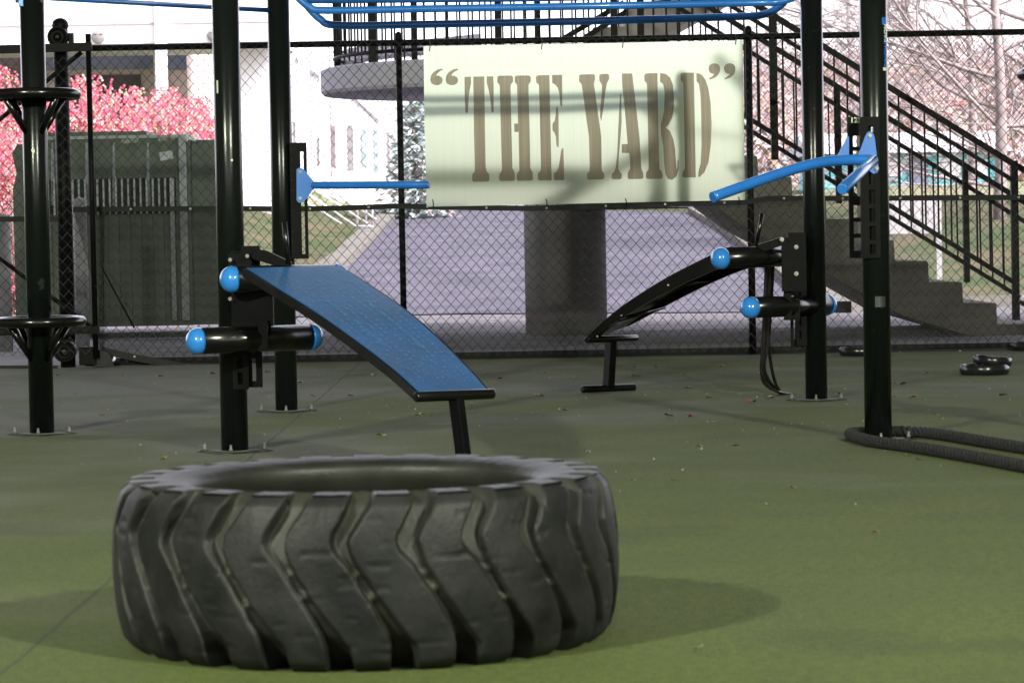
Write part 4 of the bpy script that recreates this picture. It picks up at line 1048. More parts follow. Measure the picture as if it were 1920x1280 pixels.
# railings
def rail_line(x0, y0, x1, y1, Y, w=.045, h=.05, name='handrail', parent=None):
    g = MB(); g.obox(W(x0, y0, Y), W(x1, y1, Y), w, h); return g.build(name, 'fence_black', parent or st)
Yn, Yf_ = SY0+.06, SY1-.1
slope = .6175
def ln(y_at_1742): return lambda x: y_at_1742+(x-1742)*slope
l1, l2, l5 = ln(210), ln(241), ln(431)
nr = rail_line(1180, l1(1180), 1905, l1(1905), Yn, name='near_railing')
rail_line(1180, l2(1180), 1905, l2(1905), Yn-.05, .035, .035, 'handrail', nr)
rail_line(1180, l5(1180), 1905, l5(1905), Yn, .04, .04, 'bottom_rail', nr)
rail_line(1903, l1(1903), 2100, l1(1903)+110, Yn, name='handrail', parent=nr)
g = MB()
for i in range(-24, 1):
    x = 1880+i*24.2
    g.obox(W(x-2, l1(x), Yn), W(x+1.5, l5(x), Yn), .015, .015, up=Vector((0, 1, 0)))
g.build('picket_row', 'fence_black', nr)
for x, yb in ((1451, 300), (1903, 600), (1150, 110)):
    g = MB(); g.obox(W(x-2, l1(x)-8, Yn), W(x+2, yb, Yn), .06, .06, up=Vector((0, 1, 0))); g.build('railing_post', 'fence_black', nr)
l3, l4, l6 = ln(269), ln(305), ln(452)
fr = rail_line(1180, l3(1180), 1990, l3(1990), Yf_, name='far_railing')
rail_line(1180, l4(1180), 1990, l4(1990), Yf_, .04, .04, 'handrail', fr); rail_line(1180, l6(1180), 1990, l6(1990), Yf_, .035, .04, 'bottom_rail', fr)
g = MB()
for i in range(-28, 6):
    x = 1860+i*21.8
    g.obox(W(x-2, l4(x), Yf_), W(x+1.5, l6(x), Yf_), .015, .015, up=Vector((0, 1, 0)))
g.build('picket_row', 'fence_black', fr)
for x in (1571, 1811):
    g = MB(); g.obox(W(x-2, l3(x), Yf_), W(x+2, l6(x)+35, Yf_), .055, .055, up=Vector((0, 1, 0))); g.build('railing_post', 'fence_black', fr)
# landing pickets follow the slab edge, near and far
path = [(xr, cyl_-1.42)]+[(cxl+1.62*cos(a), cyl_+1.42*sin(a)) for a in [1.5*pi-pi*i/30 for i in range(31)]]+[(xr, cyl_+1.42)]
cum = [0]
for a, b_ in zip(path, path[1:]): cum.append(cum[-1]+math.dist(a, b_))
g = MB(); d_ = 0; cnt = 0; posts = []
while d_ < cum[-1]:
    j = max(i for i in range(len(cum)) if cum[i] <= d_); j = min(j, len(path)-2); t = (d_-cum[j])/(cum[j+1]-cum[j])
    x = path[j][0]+(path[j+1][0]-path[j][0])*t; y = path[j][1]+(path[j+1][1]-path[j][1])*t
    if cnt % 11 == 4: posts.append((x, y))
    else: g.box((x-.0085, y-.0085, zt_+.08), (x+.0085, y+.0085, zt_+1.0))
    d_ += .112; cnt += 1
lr = MB(); lr.tube([Vector((x, y, zt_+1.02)) for x, y in path], .025, 8); lro = lr.build('landing_railing', 'fence_black', st)
g.build('picket_row', 'fence_black', lro)
for x, y in posts:
    g = MB(); g.box((x-.03, y-.03, zt_-.01), (x+.03, y+.03, zt_+1.01)); g.build('railing_post', 'fence_black', lro)
lb = MB(); lb.tube([Vector((x, y, zt_+.09)) for x, y in path], .018, 6); lb.build('bottom_rail', 'fence_black', lro)
# diagonal rails of the upper flight
for (a, b_, c_, d2) in ((1058, 72, 1170, 5), (1098, 70, 1175, 22)):
    rail_line(a, b_, c_, d2, 26.75, .05, .05, 'handrail', lro)
for (a, b_, c_, d2) in ((1262, 15, 1370, 80), (1320, 12, 1440, 80), (1370, 15, 1450, 62)):
    pass
# ------------------------------------------------------------ dumpster / compactor behind the fence left
MT['green'] = noisy('container_green', (.040, .058, .044), (.080, .098, .070), 2, .55, bump=.15, bscale=20, wear=((.16, .15, .06), 4, .70), stretch=(3, 1, .8), detail=9)
MT['greenpale'] = noisy('container_edge_paint', (.20, .23, .23), (.30, .34, .335), 6, .5)
MT['cavity'] = noisy('container_cavity', (.010, .011, .012), (.02, .02, .022), 5, .8)
MT['chalk'] = noisy('chalk', (.5, .55, .52), (.7, .74, .7), 30, .8)
DY = 27.0
def dpx(x, y, Y=DY): return W(x, y, Y)
ct = thing('waste_container', dpx(200, 620).xy.to_3d(), 'dark green steel waste container with ribbed side behind the gate', 'container')
x0, x1, z0, z1 = px_rect(86, 412, 254, 600, DY); z0 = .12
g = MB(); g.box((x0, DY, z0), (x1-.28, DY+1.9, z1-.03)); g.build('body', 'green', ct)
g = MB(); g.box((x1-.28, DY+.12, z0), (x1, DY+1.9, z1-.05)); g.build('end_section', 'green', ct)
xa, xb, za, zb2 = px_rect(26, 86, 268, 600, DY); g = MB(); g.prism([(xa, DY, z0), (xb-.002, DY, z0), (xb-.002, DY, z1-.04), (xa+.05, DY, z1-.07), (xa, DY, z1-.16), (xa+.04, DY, z1-.35), (xa, DY, z1-.5)], (0, 1.6, 0)); g.build('front_hood', 'green', ct)
g = MB(); g.box((x0-.02, DY-.03, z1-.03), (x1-.30, DY+1.9, z1+.0)); g.build('top_rim', 'greenpale', ct)
g = MB(); xa, xb, za, zb2 = px_rect(86, 272, 245, 252, DY); g.box((xa, DY+.1, z1+.002), (xb, DY+1.8, z1+.045)); g.build('lid', 'green', ct)
for px in (98, 162, 213, 277):
    xa, xb, za, zb2 = px_rect(px-4.5, px+4.5, 268, 386, DY); g = MB()
    g.add([(xa, DY-.002, za), (xb, DY-.002, za), (xb-.004, DY-.002, zb2), ((xa+xb)/2, DY-.06, za), ((xa+xb)/2, DY-.05, zb2-.17), ((xa+xb)/2, DY-.004, zb2)], [(0, 3, 4), (0, 4, 5), (3, 1, 4), (4, 1, 2), (4, 2, 5), (0, 1, 3)]); g.build('stiffener', 'greenpale', ct)
xa, xb, za, zb2 = px_rect(88, 330, 335, 386, DY)
_, _, zlow, _ = px_rect(88, 330, 335, 402, DY)
g = MB(); g.box((xa, DY-.004, zlow), (xb, DY-.001, zb2)); g.build('grille_recess', 'cavity', ct)
g = MB()
for i in range(21):
    x = xa+.02+i*(xb-xa-.06)/20; g.box((x-.009, DY-.055, zlow), (x+.009, DY-.005, zb2-.004))
g.build('grille_slats', 'greenpale', ct)
g = MB()
for i in range(12):
    x = xa+.02+i*(xb-xa-.06)/11; g.box((x-.025, DY-.03, .16), (x+.025, DY-.002, zlow-.01))
g.build('lower_ribs', 'green', ct)
for px, w in ((327, 8), (346.5, 12)):
    xa, xb, za, zb2 = px_rect(px-w/2, px+w/2, 335 if px < 340 else 255, 600, DY); g = MB(); g.box((xa, DY-.10, za), (xb, DY-.0045, zb2)); g.build('pale_upright', 'greenpale', ct)
for s_, px, py, h in (('450/707', 243, 265, 8), ('8707  M', 312, 261, 7)):
    c = W(px, py, DY-.003); text_mb(s_, h*DY/F*1.3, lambda x, y, c=c: c+Vector((x, 0, y+x*.06))).build('chalk_writing', 'chalk', ct)
g = MB(); q = [W(298, 286, DY-.006), W(323, 282, DY-.006), W(325, 297, DY-.006), W(301, 302, DY-.006)]; g.prism(q, (0, .003, 0)); pp = g.build('paper_notice', noisy('paper', (.40, .42, .46), (.5, .52, .56), 9, .8), ct)
g = MB()
for a, b_ in (((299, 287), (312, 293)), ((322, 283), (312, 293))): g.obox(W(*a, DY-.0075), W(*b_, DY-.0075), .004, .002)
g.build('fold_line', 'cavity', pp)
MT['plastic'] = noisy('plastic_bag', (.6, .6, .62), (.75, .75, .78), 10, .4)
g = MB(); q = [W(x, y, DY-.02) for x, y in ((336, 251), (350, 249), (362, 253), (368, 262), (366, 266), (354, 260), (350, 266), (346, 258))]; g.prism(q, (0, .04, 0)); tag(g.build('plastic_sheet', 'plastic', None, loc=q[0]), 'white torn plastic sheet snagged on the top rim of the green container', 'plastic sheet')
MT['bollard'] = noisy('bollard_grey', (.15, .15, .17), (.22, .22, .24), 5, .7)
for px, w, yt, lab in ((8, 26, 412, 'grey concrete bollard at the left edge beyond the gate'), (152, 26, 382, 'grey concrete bollard beside the green container behind the torn screen')):
    Yb_ = 24.2; c = Vector((W(px, 500, Yb_).x, Yb_, 0)); zt2 = W(px, yt, Yb_).z; r = w/2*Yb_/F; g = MB(); g.tube([c, c+Vector((0, 0, zt2))], r, 24); g.lathe(c, dome(zt2+.02, r), 24)
    tag(g.build('bollard', 'bollard', None, loc=c), lab, 'bollard', 'grey bollards beyond the gate')
# ------------------------------------------------------------ red bushes
MT['bush'] = leafmat('burning_bush_leaves', [(.48, .055, .13), (.56, .09, .18), (.52, .12, .18), (.58, .20, .22), (.36, .30, .18), (.40, .06, .10), (.46, .36, .32), (.26, .09, .09)])
MT['bark'] = noisy('bark', (.13, .10, .085), (.24, .20, .18), 12, .9, bump=.5)
def leaf_cloud(g, c, rad, n, size, rnd, jitter=1.0, lean=0, twigs=False):
    for i in range(n):
        while True:
            v = Vector((rnd.uniform(-1, 1), rnd.uniform(-1, 1), rnd.uniform(-1, 1)))
            if v.length < 1: break
        v = v*(v.length**-.35)
        bulge = 1+.22*noise.noise(v*2.3+c*.37)
        p = c+Vector((v.x*rad[0]*bulge, v.y*rad[1]*bulge, v.z*rad[2]*bulge))
        if p.z < .05: continue
        if noise.noise(p*3.1) < -.32: continue
        s_ = size*rnd.uniform(.6, 1.3); a = Vector((rnd.gauss(0, 1), rnd.gauss(0, 1), rnd.gauss(0, 1))).normalized(); b_ = a.orthogonal().normalized(); b_.rotate(Matrix.Rotation(rnd.uniform(0, 6.3), 3, a))
        c2 = a.cross(b_)
        g.add([p+b_*s_, p+c2*s_*.5, p-b_*s_, p-c2*s_*.5], [(0, 1, 2, 3)])
def bush(name, c, rad, seed, mat, n, label, size=.055, cat='bush', group=None):
    rnd = random.Random(seed); root = thing(name, c, label, cat, group)
    g = MB(); leaf_cloud(g, Vector(c)+Vector((0, 0, rad[2]*.9)), rad, int(n*1.9), size*.62, rnd)
    # spires of thin shoots at the top
    for i in range(60):
        a = rnd.uniform(0, 6.3); r_ = rnd.uniform(0, .8); x = c[0]+cos(a)*r_*rad[0]; y = c[1]+sin(a)*r_*rad[1]; z = c[2]+rad[2]*(.98+sqrt(1-r_*r_)*.98)
        d = Vector((rnd.gauss(0, .2), rnd.gauss(0, .2), 1)).normalized()
        for k in range(16): 
            p = Vector((x, y, z-.25))+d*k*.035+Vector((rnd.gauss(0, .02), rnd.gauss(0, .02), 0)); s_ = size*.36
            g.add([p+Vector((s_, 0, 0)), p+Vector((0, 0, s_)), p-Vector((s_, 0, 0)), p-Vector((0, 0, s_))], [(0, 1, 2, 3)])
    g.build('foliage', mat, root)
    g = MB()
    for i in range(14):
        a = rnd.uniform(0, 6.3); e = Vector(c)+Vector((cos(a)*rad[0]*.6*rnd.random(), sin(a)*rad[1]*.6*rnd.random(), rad[2]*rnd.uniform(1.2, 2.1)))
        b0 = Vector(c)+Vector((rnd.uniform(-.15, .15), rnd.uniform(-.15, .15), 0)); g.tube([b0, b0.lerp(e, .5)+Vector((rnd.gauss(0, .08), 0, 0)), e], [.022, .014, .005], 5)
    g.build('stems', 'bark', root); return root
BY = 39.0
names = ['leftmost red autumn bush, beyond the gate', 'red autumn bush behind the left edge of the container', 'red autumn bush behind the gate post', 'red autumn bush above the middle of the container', 'red autumn bush above the right end of the container', 'low red autumn bush just left of the black front post']
for i, (px, top, rw) in enumerate(((-10, 165, 1.0), (70, 205, .9), (160, 182, .95), (235, 200, .95), (312, 205, .75), (366, 218, .42))):
    X = W(px, 300, BY).x; zt3 = W(px, top, BY).z-zg(0, BY); bush('burning_bush', (X, BY+(i % 2)*.5, zg(0, BY)-.05), (rw, 1.0, zt3/1.9), 20+i, 'bush', 4200, names[i], group='red bushes behind the container')
for i, (px, ytop) in enumerate(((6, 300), (-70, 330))):
    X = W(px, 350, 34).x; bush('burning_bush', (X, 34.5, 0.02), (.42, .7, (W(px, ytop, 34).z)/1.9), 40+i, 'bush', 2200, 'low red bush at the left edge below the taller bushes' if i == 0 else 'low red bush just outside the left edge of the picture', group='red bushes behind the container', size=.045)
# ------------------------------------------------------------ buildings left
MT['white'] = noisy('white_render', (.60, .58, .61), (.66, .64, .67), 1, .8)
MT['cream'] = noisy('cream_wall', (.40, .33, .30), (.47, .39, .355), 1.5, .85)
MT['greyband'] = noisy('grey_blue_band', (.10, .115, .17), (.14, .155, .21), 1, .5)
MT['darkdoor'] = noisy('dark_door', (.035, .028, .035), (.055, .045, .055), 2, .6)
MT['ventgrey'] = noisy('vent_grey', (.15, .14, .14), (.21, .20, .20), 5, .7)
MT['slotteal'] = noisy('teal_glass_slot', (.14, .24, .24), (.34, .40, .40), 6, .4)
MT['shade'] = noisy('recess_grey', (.13, .10, .11), (.20, .16, .165), 2, .7)
B1 = 58.0; zb1 = zg(0, B1)-.3
def prect(x0, x1, y0, y1, Y, proud, depth, name, mat, parent):
    a, b_, c_, d2 = px_rect(x0, x1, y0, y1, Y); g = MB(); g.box((a, Y-proud, c_), (b_, Y-proud+depth, d2)); return g.build(name, mat, parent)
bl1 = thing('cream_building', W(200, 380, B1).xy.to_3d(), 'low cream building with a grey-blue window band and a dark garage opening', 'building')
a, b_, c_, d2 = px_rect(-400, 352, 86, 380, B1); g = MB(); g.box((a, B1, zb1), (b_, B1+9, d2)); g.build('wall', 'cream', bl1)
prect(85, 295, 100, 131, B1, .06, .055, 'window_band', 'greyband', bl1); prect(318, 350, 100, 131, B1, .06, .055, 'window_band', 'greyband', bl1)
prect(-120, 40, 100, 125, B1, .06, .055, 'window_band', 'shade', bl1)
prect(135, 265, 141, 235, B1, .05, .045, 'garage_door', 'darkdoor', bl1)
prect(10, 40, 128, 150, B1, .05, .045, 'window', 'shade', bl1)
for px in (306, 62): prect(px-11, px+11, 92, 260, B1, .5, .4, 'pilaster', 'white', bl1)
# elevated white structure above it with round vents
B2 = 54.0
wb = thing('white_parapet_building', W(200, 380, B2).xy.to_3d()+Vector((0, 0, 0)), 'white elevated building facade with round grey vents above the cream wall', 'building')
a, b_, c_, d2 = px_rect(-500, 520, -240, 86, B2); g = MB(); g.box((a, B2, c_), (b_, B2+3.6, d2)); g.build('facade', 'white', wb)
prect(-500, 520, 48, 50, B2, .03, .029, 'ledge', 'cream', wb); prect(292, 313, -40, 200, B2, .1, .09, 'pilaster', 'white', wb)
for px, py in ((184, 69), (401, 66), (-30, 72)):
    c = W(px, py, B2-.04); g = MB(); g.lathe(c, [(.0005, -.005), (.13, -.005), (.135, .0), (.135, .039)], 24, axis='y'); v_ = g.build('round_vent', 'ventgrey', wb)
    g = MB()
    for dx in (-.055, .055): g.box((c.x+dx-.03, c.y-.012, c.z+.035), (c.x+dx+.03, c.y-.0055, c.z+.05))
    g.build('vent_slot', 'darkdoor', v_)
g = MB(); xa = W(100, 300, B2+3).x
for px in (-300, 480):
    x = W(px, 300, B2+1.5).x; g = MB(); g.box((x-.3, B2+1.2, zb1), (x+.3, B2+1.8, c_+.01)); g.build('support', 'white', wb)
# white building with tall slots
B3 = 74.0; zb3 = zg(0, B3)-.2
w3 = thing('white_hall', W(560, 390, B3).xy.to_3d(), 'bright white building with narrow vertical window slots behind the left posts', 'building')
a, b_, c_, d2 = px_rect(352, 742, 96, 388, B3)
roofl = [(352, 92), (560, 92), (640, 140), (700, 190), (742, 232)]
g = MB(); poly = [W(352, 92, B3), W(545, 92, B3), W(610, 140, B3), W(690, 190, B3), W(742, 235, B3)]; poly += [Vector((poly[-1].x, B3, zb3)), Vector((poly[0].x, B3, zb3))]
g.prism(poly, (0, 5, 0)); g.build('wall', 'white', w3)
for px, yt, yb, w, mt in ((465, 190, 300, 6, 'shade'), (486, 198, 282, 5, 'shade'), (629, 235, 312, 14, 'shade'), (658, 235, 318, 10, 'ventgrey'), (683, 243, 312, 8, 'slotteal'), (706, 240, 322, 7, 'slotteal'), (729, 246, 315, 4, 'ventgrey'), (598, 258, 310, 2.5, 'ventgrey'), (553, 228, 270, 2.5, 'ventgrey')):
    prect(px-w/2, px+w/2, yt, yb, B3, .03, .028, 'window_slot', mt, w3)
for k, (xa_, ya_, xb_, yb_) in enumerate(((555, 112, 636, 172), (655, 178, 712, 228), (560, 60, 620, 100))):
    g = MB(); g.obox(W(xa_, ya_, B3-.02), W(xb_, yb_, B3-.02), .03, .06); g.build('painted_stair_shadow', 'ventgrey', w3) if k < 2 else None  # grey bars stand in for diagonal stair shadows on the wall
# tall pale piers behind the railing
MT['palewall'] = noisy('pale_wall', (.5, .48, .52), (.6, .58, .62), 2, .8)
for i, (px, w) in enumerate(((568, 20), (606, 18), (632, 14))):
    x = W(px, 60, 72).x; g = MB(); r_ = w/2*72/F; g.box((x-r_, 72, zg(0, 72)-.1), (x+r_, 72.5, W(px, -80, 72).z)); tag(g.build('pale_pier', 'palewall', None, loc=(x, 72.2, zg(0, 72))), ['widest pale pier left of the landing railing', 'middle pale pier left of the landing railing', 'narrow pale pier touching the landing railing'][i], 'pier', 'pale piers left of the landing')
# white steps handrail on the lawn
HY = 46.0
hr = thing('white_handrail', T(640, 420), 'white tubular handrails descending the lawn beyond the screen', 'handrail')
def hrt(a, b_, r=.02): g = MB(); g.cyl(W(*a, HY), W(*b_, HY), r, 8); g.build('rail', 'white', hr)
for a, b_ in (((560, 352), (668, 425)), ((585, 352), (690, 420)), ((612, 350), (705, 412)), ((560, 370), (640, 420)), ((668, 425), (700, 424))): hrt(a, b_)
for px, y0, y1 in ((670, 368, 430), (686, 362, 425), (698, 366, 424)): hrt((px, y0), (px, y1), .018)
# spruce tree
MT['spruce'] = leafmat('spruce_needles', [(.22, .30, .28), (.30, .38, .37), (.40, .46, .46), (.36, .30, .29), (.52, .56, .56)])
def spruce(c, h, r, seed, label):
    rnd = random.Random(seed); root = thing('spruce_tree', c, label, 'tree'); g = MB(); tr = MB()
    tr.tube([Vector(c), Vector(c)+Vector((0, 0, h))], [.12, .02], 8); tr.build('trunk', 'bark', root)
    lv = 26
    for i in range(lv):
        z = h*(.08+.9*i/lv); rr = r*(1-i/lv)**.8+.05
        for k in range(11):
            a = rnd.uniform(0, 6.3); L_ = rr*rnd.uniform(.65, 1.1)
            for s_ in range(int(16*L_/r)+5):
                t = rnd.uniform(.1, 1); p = Vector(c)+Vector((cos(a)*L_*t+rnd.gauss(0, .06), sin(a)*L_*t+rnd.gauss(0, .06), z-.18*t*L_+rnd.gauss(0, .05)))
                d = Vector((cos(a)+rnd.gauss(0, .5), sin(a)+rnd.gauss(0, .5), rnd.gauss(-.1, .3))).normalized()*.11; n_ = d.orthogonal().normalized()*.035; n_.rotate(Matrix.Rotation(rnd.uniform(0, 6.3), 3, d.normalized()))
                g.add([p-d, p+n_, p+d, p-n_], [(0, 1, 2, 3)])
    g.build('foliage', 'spruce', root)
X = W(780, 300, 60).x; spruce((X, 60, zg(0, 60)-.05), W(775, 150, 60).z-zg(0, 60), .85, 5, 'blue-grey spruce tree left of the sign beyond the fence')
# ------------------------------------------------------------ right: bare trees, hillside, teal house, white board
MT['twig'] = noisy('tree_bark_grey', (.13, .105, .105), (.23, .19, .19), 6, .9)
def bare_tree(c, seed, label, h=8.5, spread=1.0, r0=.15, limbs=(), depth=5):
    rnd = random.Random(seed); root = thing('bare_tree', c, label, 'tree', 'leafless trees beyond the stairs'); c = Vector(c)
    tr = MB(); br = MB(); top = c+Vector((rnd.uniform(-.3, .3), 0, h)); tp = bez([c, c+Vector((.05, 0, h*.3)), c+Vector((-.08, .1, h*.6)), top], 5)
    tr.tube(tp, [r0*(1-.85*i/(len(tp)-1)) for i in range(len(tp))], 10); tr.build('trunk', 'twig', root)
    def grow(p, d, L_, r, lev):
        n = 5; pts = [p]; q = p.copy(); dd = d.copy()
        for i in range(n):
            dd = (dd+Vector((rnd.gauss(0, .16), rnd.gauss(0, .16), rnd.gauss(.02 if lev < 3 else -.03, .13)))).normalized(); q = q+dd*(L_/n); pts.append(q.copy())
        br.tube(pts, [r*(1-.6*i/n) for i in range(n+1)], 5 if lev < 3 else 3, caps=False)
        if lev >= depth: return
        for k in range(5 if lev < 3 else 3):
            i = rnd.randint(1, n); s_ = rnd.choice((-1, 1)); ax = Vector((rnd.gauss(0, 1), rnd.gauss(0, 1), rnd.gauss(0, 1))).normalized(); e = (pts[i]-pts[i-1]).normalized(); e.rotate(Matrix.Rotation(rnd.uniform(.35, .95), 3, ax)); grow(pts[i], e, L_*rnd.uniform(.5, .72), r*.55, lev+1)
    for (z, dx, dy, dz, L_) in limbs: grow(c+Vector((0, 0, z)), Vector((dx, dy, dz)).normalized(), L_*spread, r0*.30, 1)
    br.build('branches', 'twig', root); return root
TY = 46
def tbase(px, Y): return (W(px, 300, Y).x, Y, zg(0, Y)-.05)
lim = [(1.0, -1, .2, .35, 2.6), (1.5, -1, -.3, .55, 3.2), (2.0, -1, .1, .8, 3.4), (2.3, -.8, .4, .3, 2.8), (2.8, -1, 0, .5, 3.0), (3.2, 1, .2, .7, 2.4), (2.0, 1, 0, .4, 2.2), (3.8, -1, .2, .9, 2.8), (4.2, -.7, -.3, .7, 2.4), (1.7, .3, 1, .5, 2.4)]
bare_tree(tbase(1872, TY), 3, 'largest leafless tree at the right edge beyond the stair railing', limbs=lim, r0=.125)
bare_tree(tbase(1820, 60), 8, 'thinner leafless tree left of the largest one beyond the stairs', limbs=[(a*1.3, b_, c_, d2, e) for a, b_, c_, d2, e in lim], r0=.11)
bare_tree(tbase(1960, 52), 12, 'leafless tree just past the right edge whose twigs reach into view', limbs=lim, r0=.14)
bare_tree(tbase(1600, 72), 15, 'small leafless tree far behind the two right front posts', limbs=[(a*1.2, b_, c_, d2, e*.8) for a, b_, c_, d2, e in lim[:7]], r0=.09)
MT['hill'] = noisy('hill_ground', (.20, .13, .12), (.34, .24, .22), .15, .95)
g = MB(); HXs = [0+i*6 for i in range(16)]; vs = []; HYs = [92, 105, 125, 150, 180]
for y in HYs:
    f = (y-92)/88
    for x in HXs: vs.append((x, y, zg(0, y)+f*(7.5+1.2*noise.noise(Vector((x*.06, y*.03, 0))))*min(1, max(0, (x-2)/9))))
nx = len(HXs); g.add(vs, [(j*nx+i, j*nx+i+1, (j+1)*nx+i+1, (j+1)*nx+i) for j in range(len(HYs)-1) for i in range(nx-1)], True); struct(g, 'hillside', 'hill')
MT['woods'] = leafmat('autumn_woods', [(.15, .115, .115), (.20, .155, .155), (.24, .16, .15), (.27, .19, .11), (.18, .165, .185), (.30, .16, .15), (.24, .23, .25)])
g = MB(); rnd = random.Random(9)
for i in range(26000):
    y = rnd.uniform(74, 175); px = rnd.uniform(1395, 1990); x = (px-960)/F*y; f = max(0, (y-92)/88); zt4 = zg(0, y)+f*7.5*min(1, max(0, (x-2)/9))
    hgt = 1.6+1.8*noise.noise(Vector((x*.35, y*.12, 1)))
    if hgt < .3: continue
    p = Vector((x, y, zt4+rnd.uniform(0, hgt)*(1+.3*f))); s_ = rnd.uniform(.06, .22); a = Vector((rnd.gauss(0, 1), rnd.gauss(0, 1), rnd.gauss(0, 1))).normalized(); b_ = a.orthogonal().normalized(); c2 = a.cross(b_)
    g.add([p+b_*s_, p+c2*s_*.4, p-b_*s_, p-c2*s_*.4], [(0, 1, 2, 3)])
o = g.build('autumn_woods', 'woods', None); o['kind'] = 'stuff'; o['label'] = 'pinkish brown autumn woods covering the far hillside'
MT['teal'] = noisy('teal_siding', (.10, .36, .40), (.16, .46, .50), .8, .7); MT['roofred'] = noisy('red_roof', (.38, .12, .10), (.46, .18, .15), 2, .8); MT['roofgrey'] = noisy('grey_roof', (.3, .3, .33), (.4, .4, .43), 2, .8)
HB = 66.0; th = thing('teal_house', W(1790, 370, HB).xy.to_3d()+Vector((0, 0, zg(0, HB))), 'small teal clapboard house seen through the stair railing', 'house')
a, b_, c_, d2 = px_rect(1540, 1872, 285, 400, HB); g = MB(); g.box((a, HB, zg(0, HB)-.2), (b_, HB+5, d2)); g.build('wall', 'teal', th)
g = MB(); g.prism([(a-.3, HB-.35, d2-.02), (a-.3, HB+2.5, d2+.55), (a-.3, HB+5.4, d2-.02)], (b_-a+.6, 0, 0)); g.build('roof', 'roofgrey', th)
for (x0_, x1_, y0_, y1_, m_) in ((1702, 1740, 288, 360, 'darkdoor'), (1760, 1800, 296, 330, 'white'), (1825, 1850, 300, 330, 'white'), (1650, 1690, 298, 330, 'white')): prect(x0_, x1_, y0_, y1_, HB, .05, .045, 'window' if m_ == 'white' else 'door', 'greyband' if m_ == 'darkdoor' else m_, th)
prect(1545, 1800, 360, 369, HB, .3, .29, 'porch_edge', 'white', th)
g = MB()
for i in range(12): z = zg(0, HB)+i*(d2-zg(0, HB))/12; g.box((a, HB-.02, z), (b_, HB-.001, z+.02))
g.build('clapboard_lines', 'teal', th)
for i, (px, py, w, Y, lab, rm) in enumerate(((1830, 195, 60, 130, 'far house with a red roof high on the wooded hillside', 'roofred'), (1700, 228, 46, 120, 'far pale house left of the red roofed one on the hillside', 'roofgrey'))):
    c = W(px, py, Y); s_ = Y/F; h_ = thing('hill_house', (c.x, Y, c.z-12*s_), lab, 'house'); g = MB(); g.box((c.x-w/2*s_, Y, c.z-30*s_), (c.x+w/2*s_, Y+4, c.z)); g.build('wall', 'cream', h_)
    g = MB(); g.prism([(c.x-w*.55*s_, Y-.3, c.z), (c.x-w*.55*s_, Y+2, c.z+14*s_), (c.x-w*.55*s_, Y+4.3, c.z)], (w*1.1*s_, 0, 0)); g.build('roof', rm, h_)
# white notice board on posts
NB = 37.0; nb_ = thing('notice_board', T(1718, 480), 'white notice board on a white post on the lawn behind the stairs', 'notice board')
a, b_, c_, d2 = px_rect(1668, 1764, 376, 438, NB); g = MB(); g.box((a, NB, c_), (b_, NB+.05, d2)); g.build('panel', 'white', nb_)
for px in (1672, 1762): x = W(px, 440, NB).x; g = MB(); g.box((x-.035, NB+.05, zg(0, NB)), (x+.035, NB+.12, d2+.05)); g.build('post', 'white', nb_)
g = MB(); p0 = W(1705, 395, NB-.004)
for dx in (0, 28): q = W(1706+dx, 402, NB-.004); g.tube([q+Vector((.05*cos(a_), 0, .06*sin(a_))) for a_ in [pi*k/8 for k in range(9)]], .006, 5)
g.build('printed_arches', 'ventgrey', nb_)
# far parked cars at the road head (just under the sign)
MT['car'] = noisy('car_paint_dark', (.05, .05, .06), (.09, .09, .10), 2, .3); MT['car2'] = noisy('car_paint_silver', (.4, .4, .42), (.5, .5, .52), 2, .3)
MT['rubber'] = noisy('car_tyre', (.02, .02, .02), (.03, .03, .03), 9, .8)
for i, (px, mt, lab) in enumerate(((1120, 'car', 'dark parked car at the head of the driveway, right of the column'), (1200, 'car2', 'silver parked car at the head of the driveway, rightmost of the two'))):
    Y = 66.; z = zg(0, Y)+.02; c = Vector((W(px, 395, Y).x, Y, z)); r_ = thing('parked_car', c, lab, 'car', 'cars parked at the head of the driveway')
    s_ = 1.0; body = [(-.85, .25), (-.85, .62), (-.62, .78), (-.45, 1.15), (.45, 1.15), (.62, .78), (.85, .62), (.85, .25)]
    # seen end-on: a car body 1.7 m wide
    g = MB(); g.prism([c+Vector((x, 0, zz)) for x, zz in body], (0, 4.2, 0)); g.build('body', mt, r_, bevel=.06)
    g = MB(); g.prism([c+Vector((x, -.012, zz)) for x, zz in ((-.55, .8), (-.42, 1.08), (.42, 1.08), (.55, .8))], (0, .01, 0)); g.build('windscreen', 'greyband', r_)
    for sx in (-.68, .68):
        for dy in (.7, 3.4): g = MB(); g.cyl(c+Vector((sx-.1, dy, .3)), c+Vector((sx+.1, dy, .3)), .3, 18); g.build('wheel', 'rubber', r_)
        g = MB(); g.cyl(c+Vector((sx*.95, -.015, .6)), c+Vector((sx*.95, .02, .6)), .09, 12); g.build('headlight', 'white', r_)
# ------------------------------------------------------------ added unseen bars behind the camera, placed to show dark in the sign
def mirror(px, py, Y):
    """world point at depth Y whose mirror image in the sign shows at px,py"""
    p = W(px, py, SYN); k = (2*SYN-Y)/SYN; d = p-CAM; return Vector((d.x*k, Y, CH+d.z*k))
MY = -1.6; SH = 0
rb = thing('sign_mirror_bars', (mirror(1222, 150, MY).x, MY, 0), 'added unseen black bars behind the camera, placed to darken the sign reflection', 'added reflection bars')
g = MB(); g.cyl(mirror(1226, 280-SH, MY), mirror(1000, 400-SH, MY), .11, 12); g.build('brace', 'black', rb)
g = MB(); e = mirror(1228, 262-SH, MY); g.cyl((e.x, MY+.2, 0), (e.x, MY+.2, e.z), .11, 16); g.build('post', 'black', rb)
g = MB(); g.cyl(mirror(1340, 105-SH, MY), mirror(1400, 165-SH, MY), .09, 12); g.build('arm', 'black', rb)
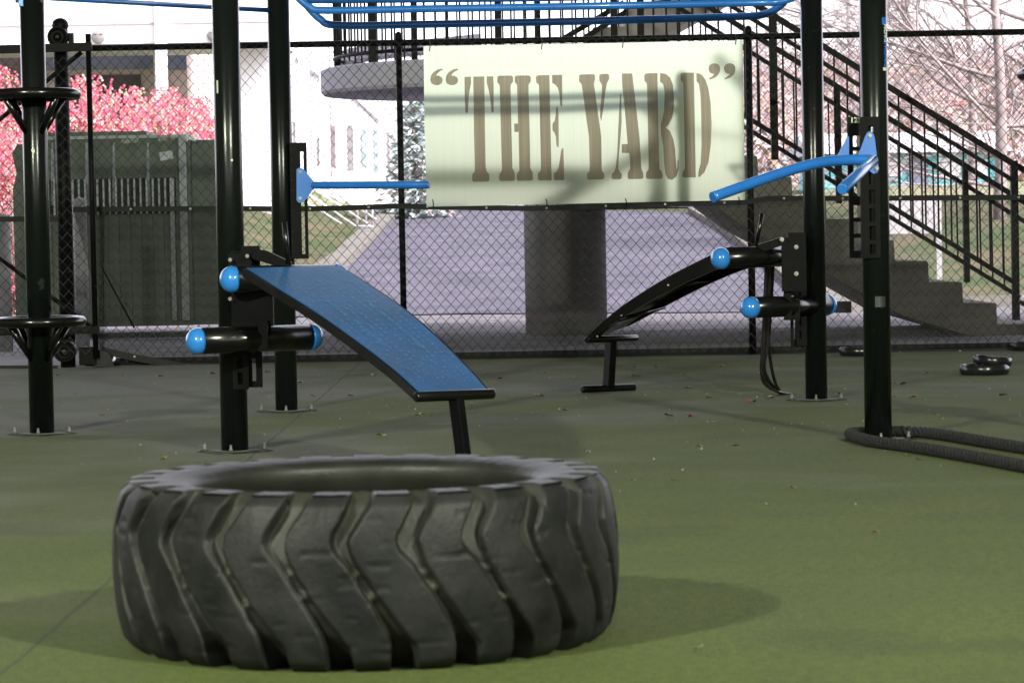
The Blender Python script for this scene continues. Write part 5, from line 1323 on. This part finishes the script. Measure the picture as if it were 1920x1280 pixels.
g = MB(); g.cyl(mirror(700, 336, MY), mirror(1120, 329, MY), .13, 16); g.build('crossbar', 'black', rb)
e = mirror(700, 336, MY); g = MB(); g.cyl((e.x, MY, 0), (e.x, MY, e.z), .1, 16); g.build('post', 'black', rb)
g = MB(); g.cyl(mirror(1240, 238-SH, MY), mirror(1420, 262-SH, MY), .028, 12); g.build('handle', 'black', rb)
# ------------------------------------------------------------ lights
w = bpy.data.worlds.new('World'); S.world = w; w.use_nodes = True; nt = w.node_tree; bg = nt.nodes['Background']
sk = nt.nodes.new('ShaderNodeTexSky'); sk.sky_type = 'NISHITA'; sk.sun_disc = False; sk.sun_elevation = radians(46); sk.sun_rotation = radians(122); sk.air_density = 1.0; sk.dust_density = 2.5; sk.ozone_density = 1
hs = nt.nodes.new('ShaderNodeHueSaturation'); hs.inputs['Saturation'].default_value = .25
mu = nt.nodes.new('ShaderNodeMixRGB'); mu.blend_type = 'MULTIPLY'; mu.inputs[0].default_value = 1; mu.inputs[2].default_value = (1.0, .94, 1.0, 1)
nt.links.new(sk.outputs[0], hs.inputs['Color']); nt.links.new(hs.outputs[0], mu.inputs[1]); nt.links.new(mu.outputs[0], bg.inputs[0]); bg.inputs[1].default_value = .15
sd = bpy.data.lights.new('sun', 'SUN'); sd.energy = 2.8; sd.angle = radians(15); sd.color = (1, .93, .90); so = bpy.data.objects.new('sun', sd); COL.objects.link(so)
sdir = Vector((sin(radians(122))*cos(radians(46)), cos(radians(122))*cos(radians(46)), sin(radians(46))))  # towards the sun
so.rotation_euler = sdir.to_track_quat('Z', 'Y').to_euler()
MT['lampbody'] = noisy('lamp_housing', (.3, .3, .3), (.4, .4, .4), 5, .5)
for i, x in enumerate((-5.6, -.2, 5.1)):
    ld = bpy.data.lights.new('deck_lamp', 'AREA'); ld.shape = 'RECTANGLE'; ld.size = .45; ld.size_y = .3; ld.energy = 290 if i != 1 else 18; ld.color = (.96, 1.0, .80)
    lo = bpy.data.objects.new('deck_lamp', ld); COL.objects.link(lo); lo.location = (x, .1, 5.1)
    tgt = Vector((x*.15, 28, 0)); lo.rotation_euler = (Vector((x, .1, 5.1))-tgt).to_track_quat('Z', 'Y').to_euler()
S.view_settings.view_transform = 'Standard'; S.view_settings.look = 'None'; S.view_settings.exposure = 2.25; S.view_settings.gamma = 1
S.cycles.max_bounces = 8; S.cycles.transparent_max_bounces = 16; S.cycles.sample_clamp_indirect = 6
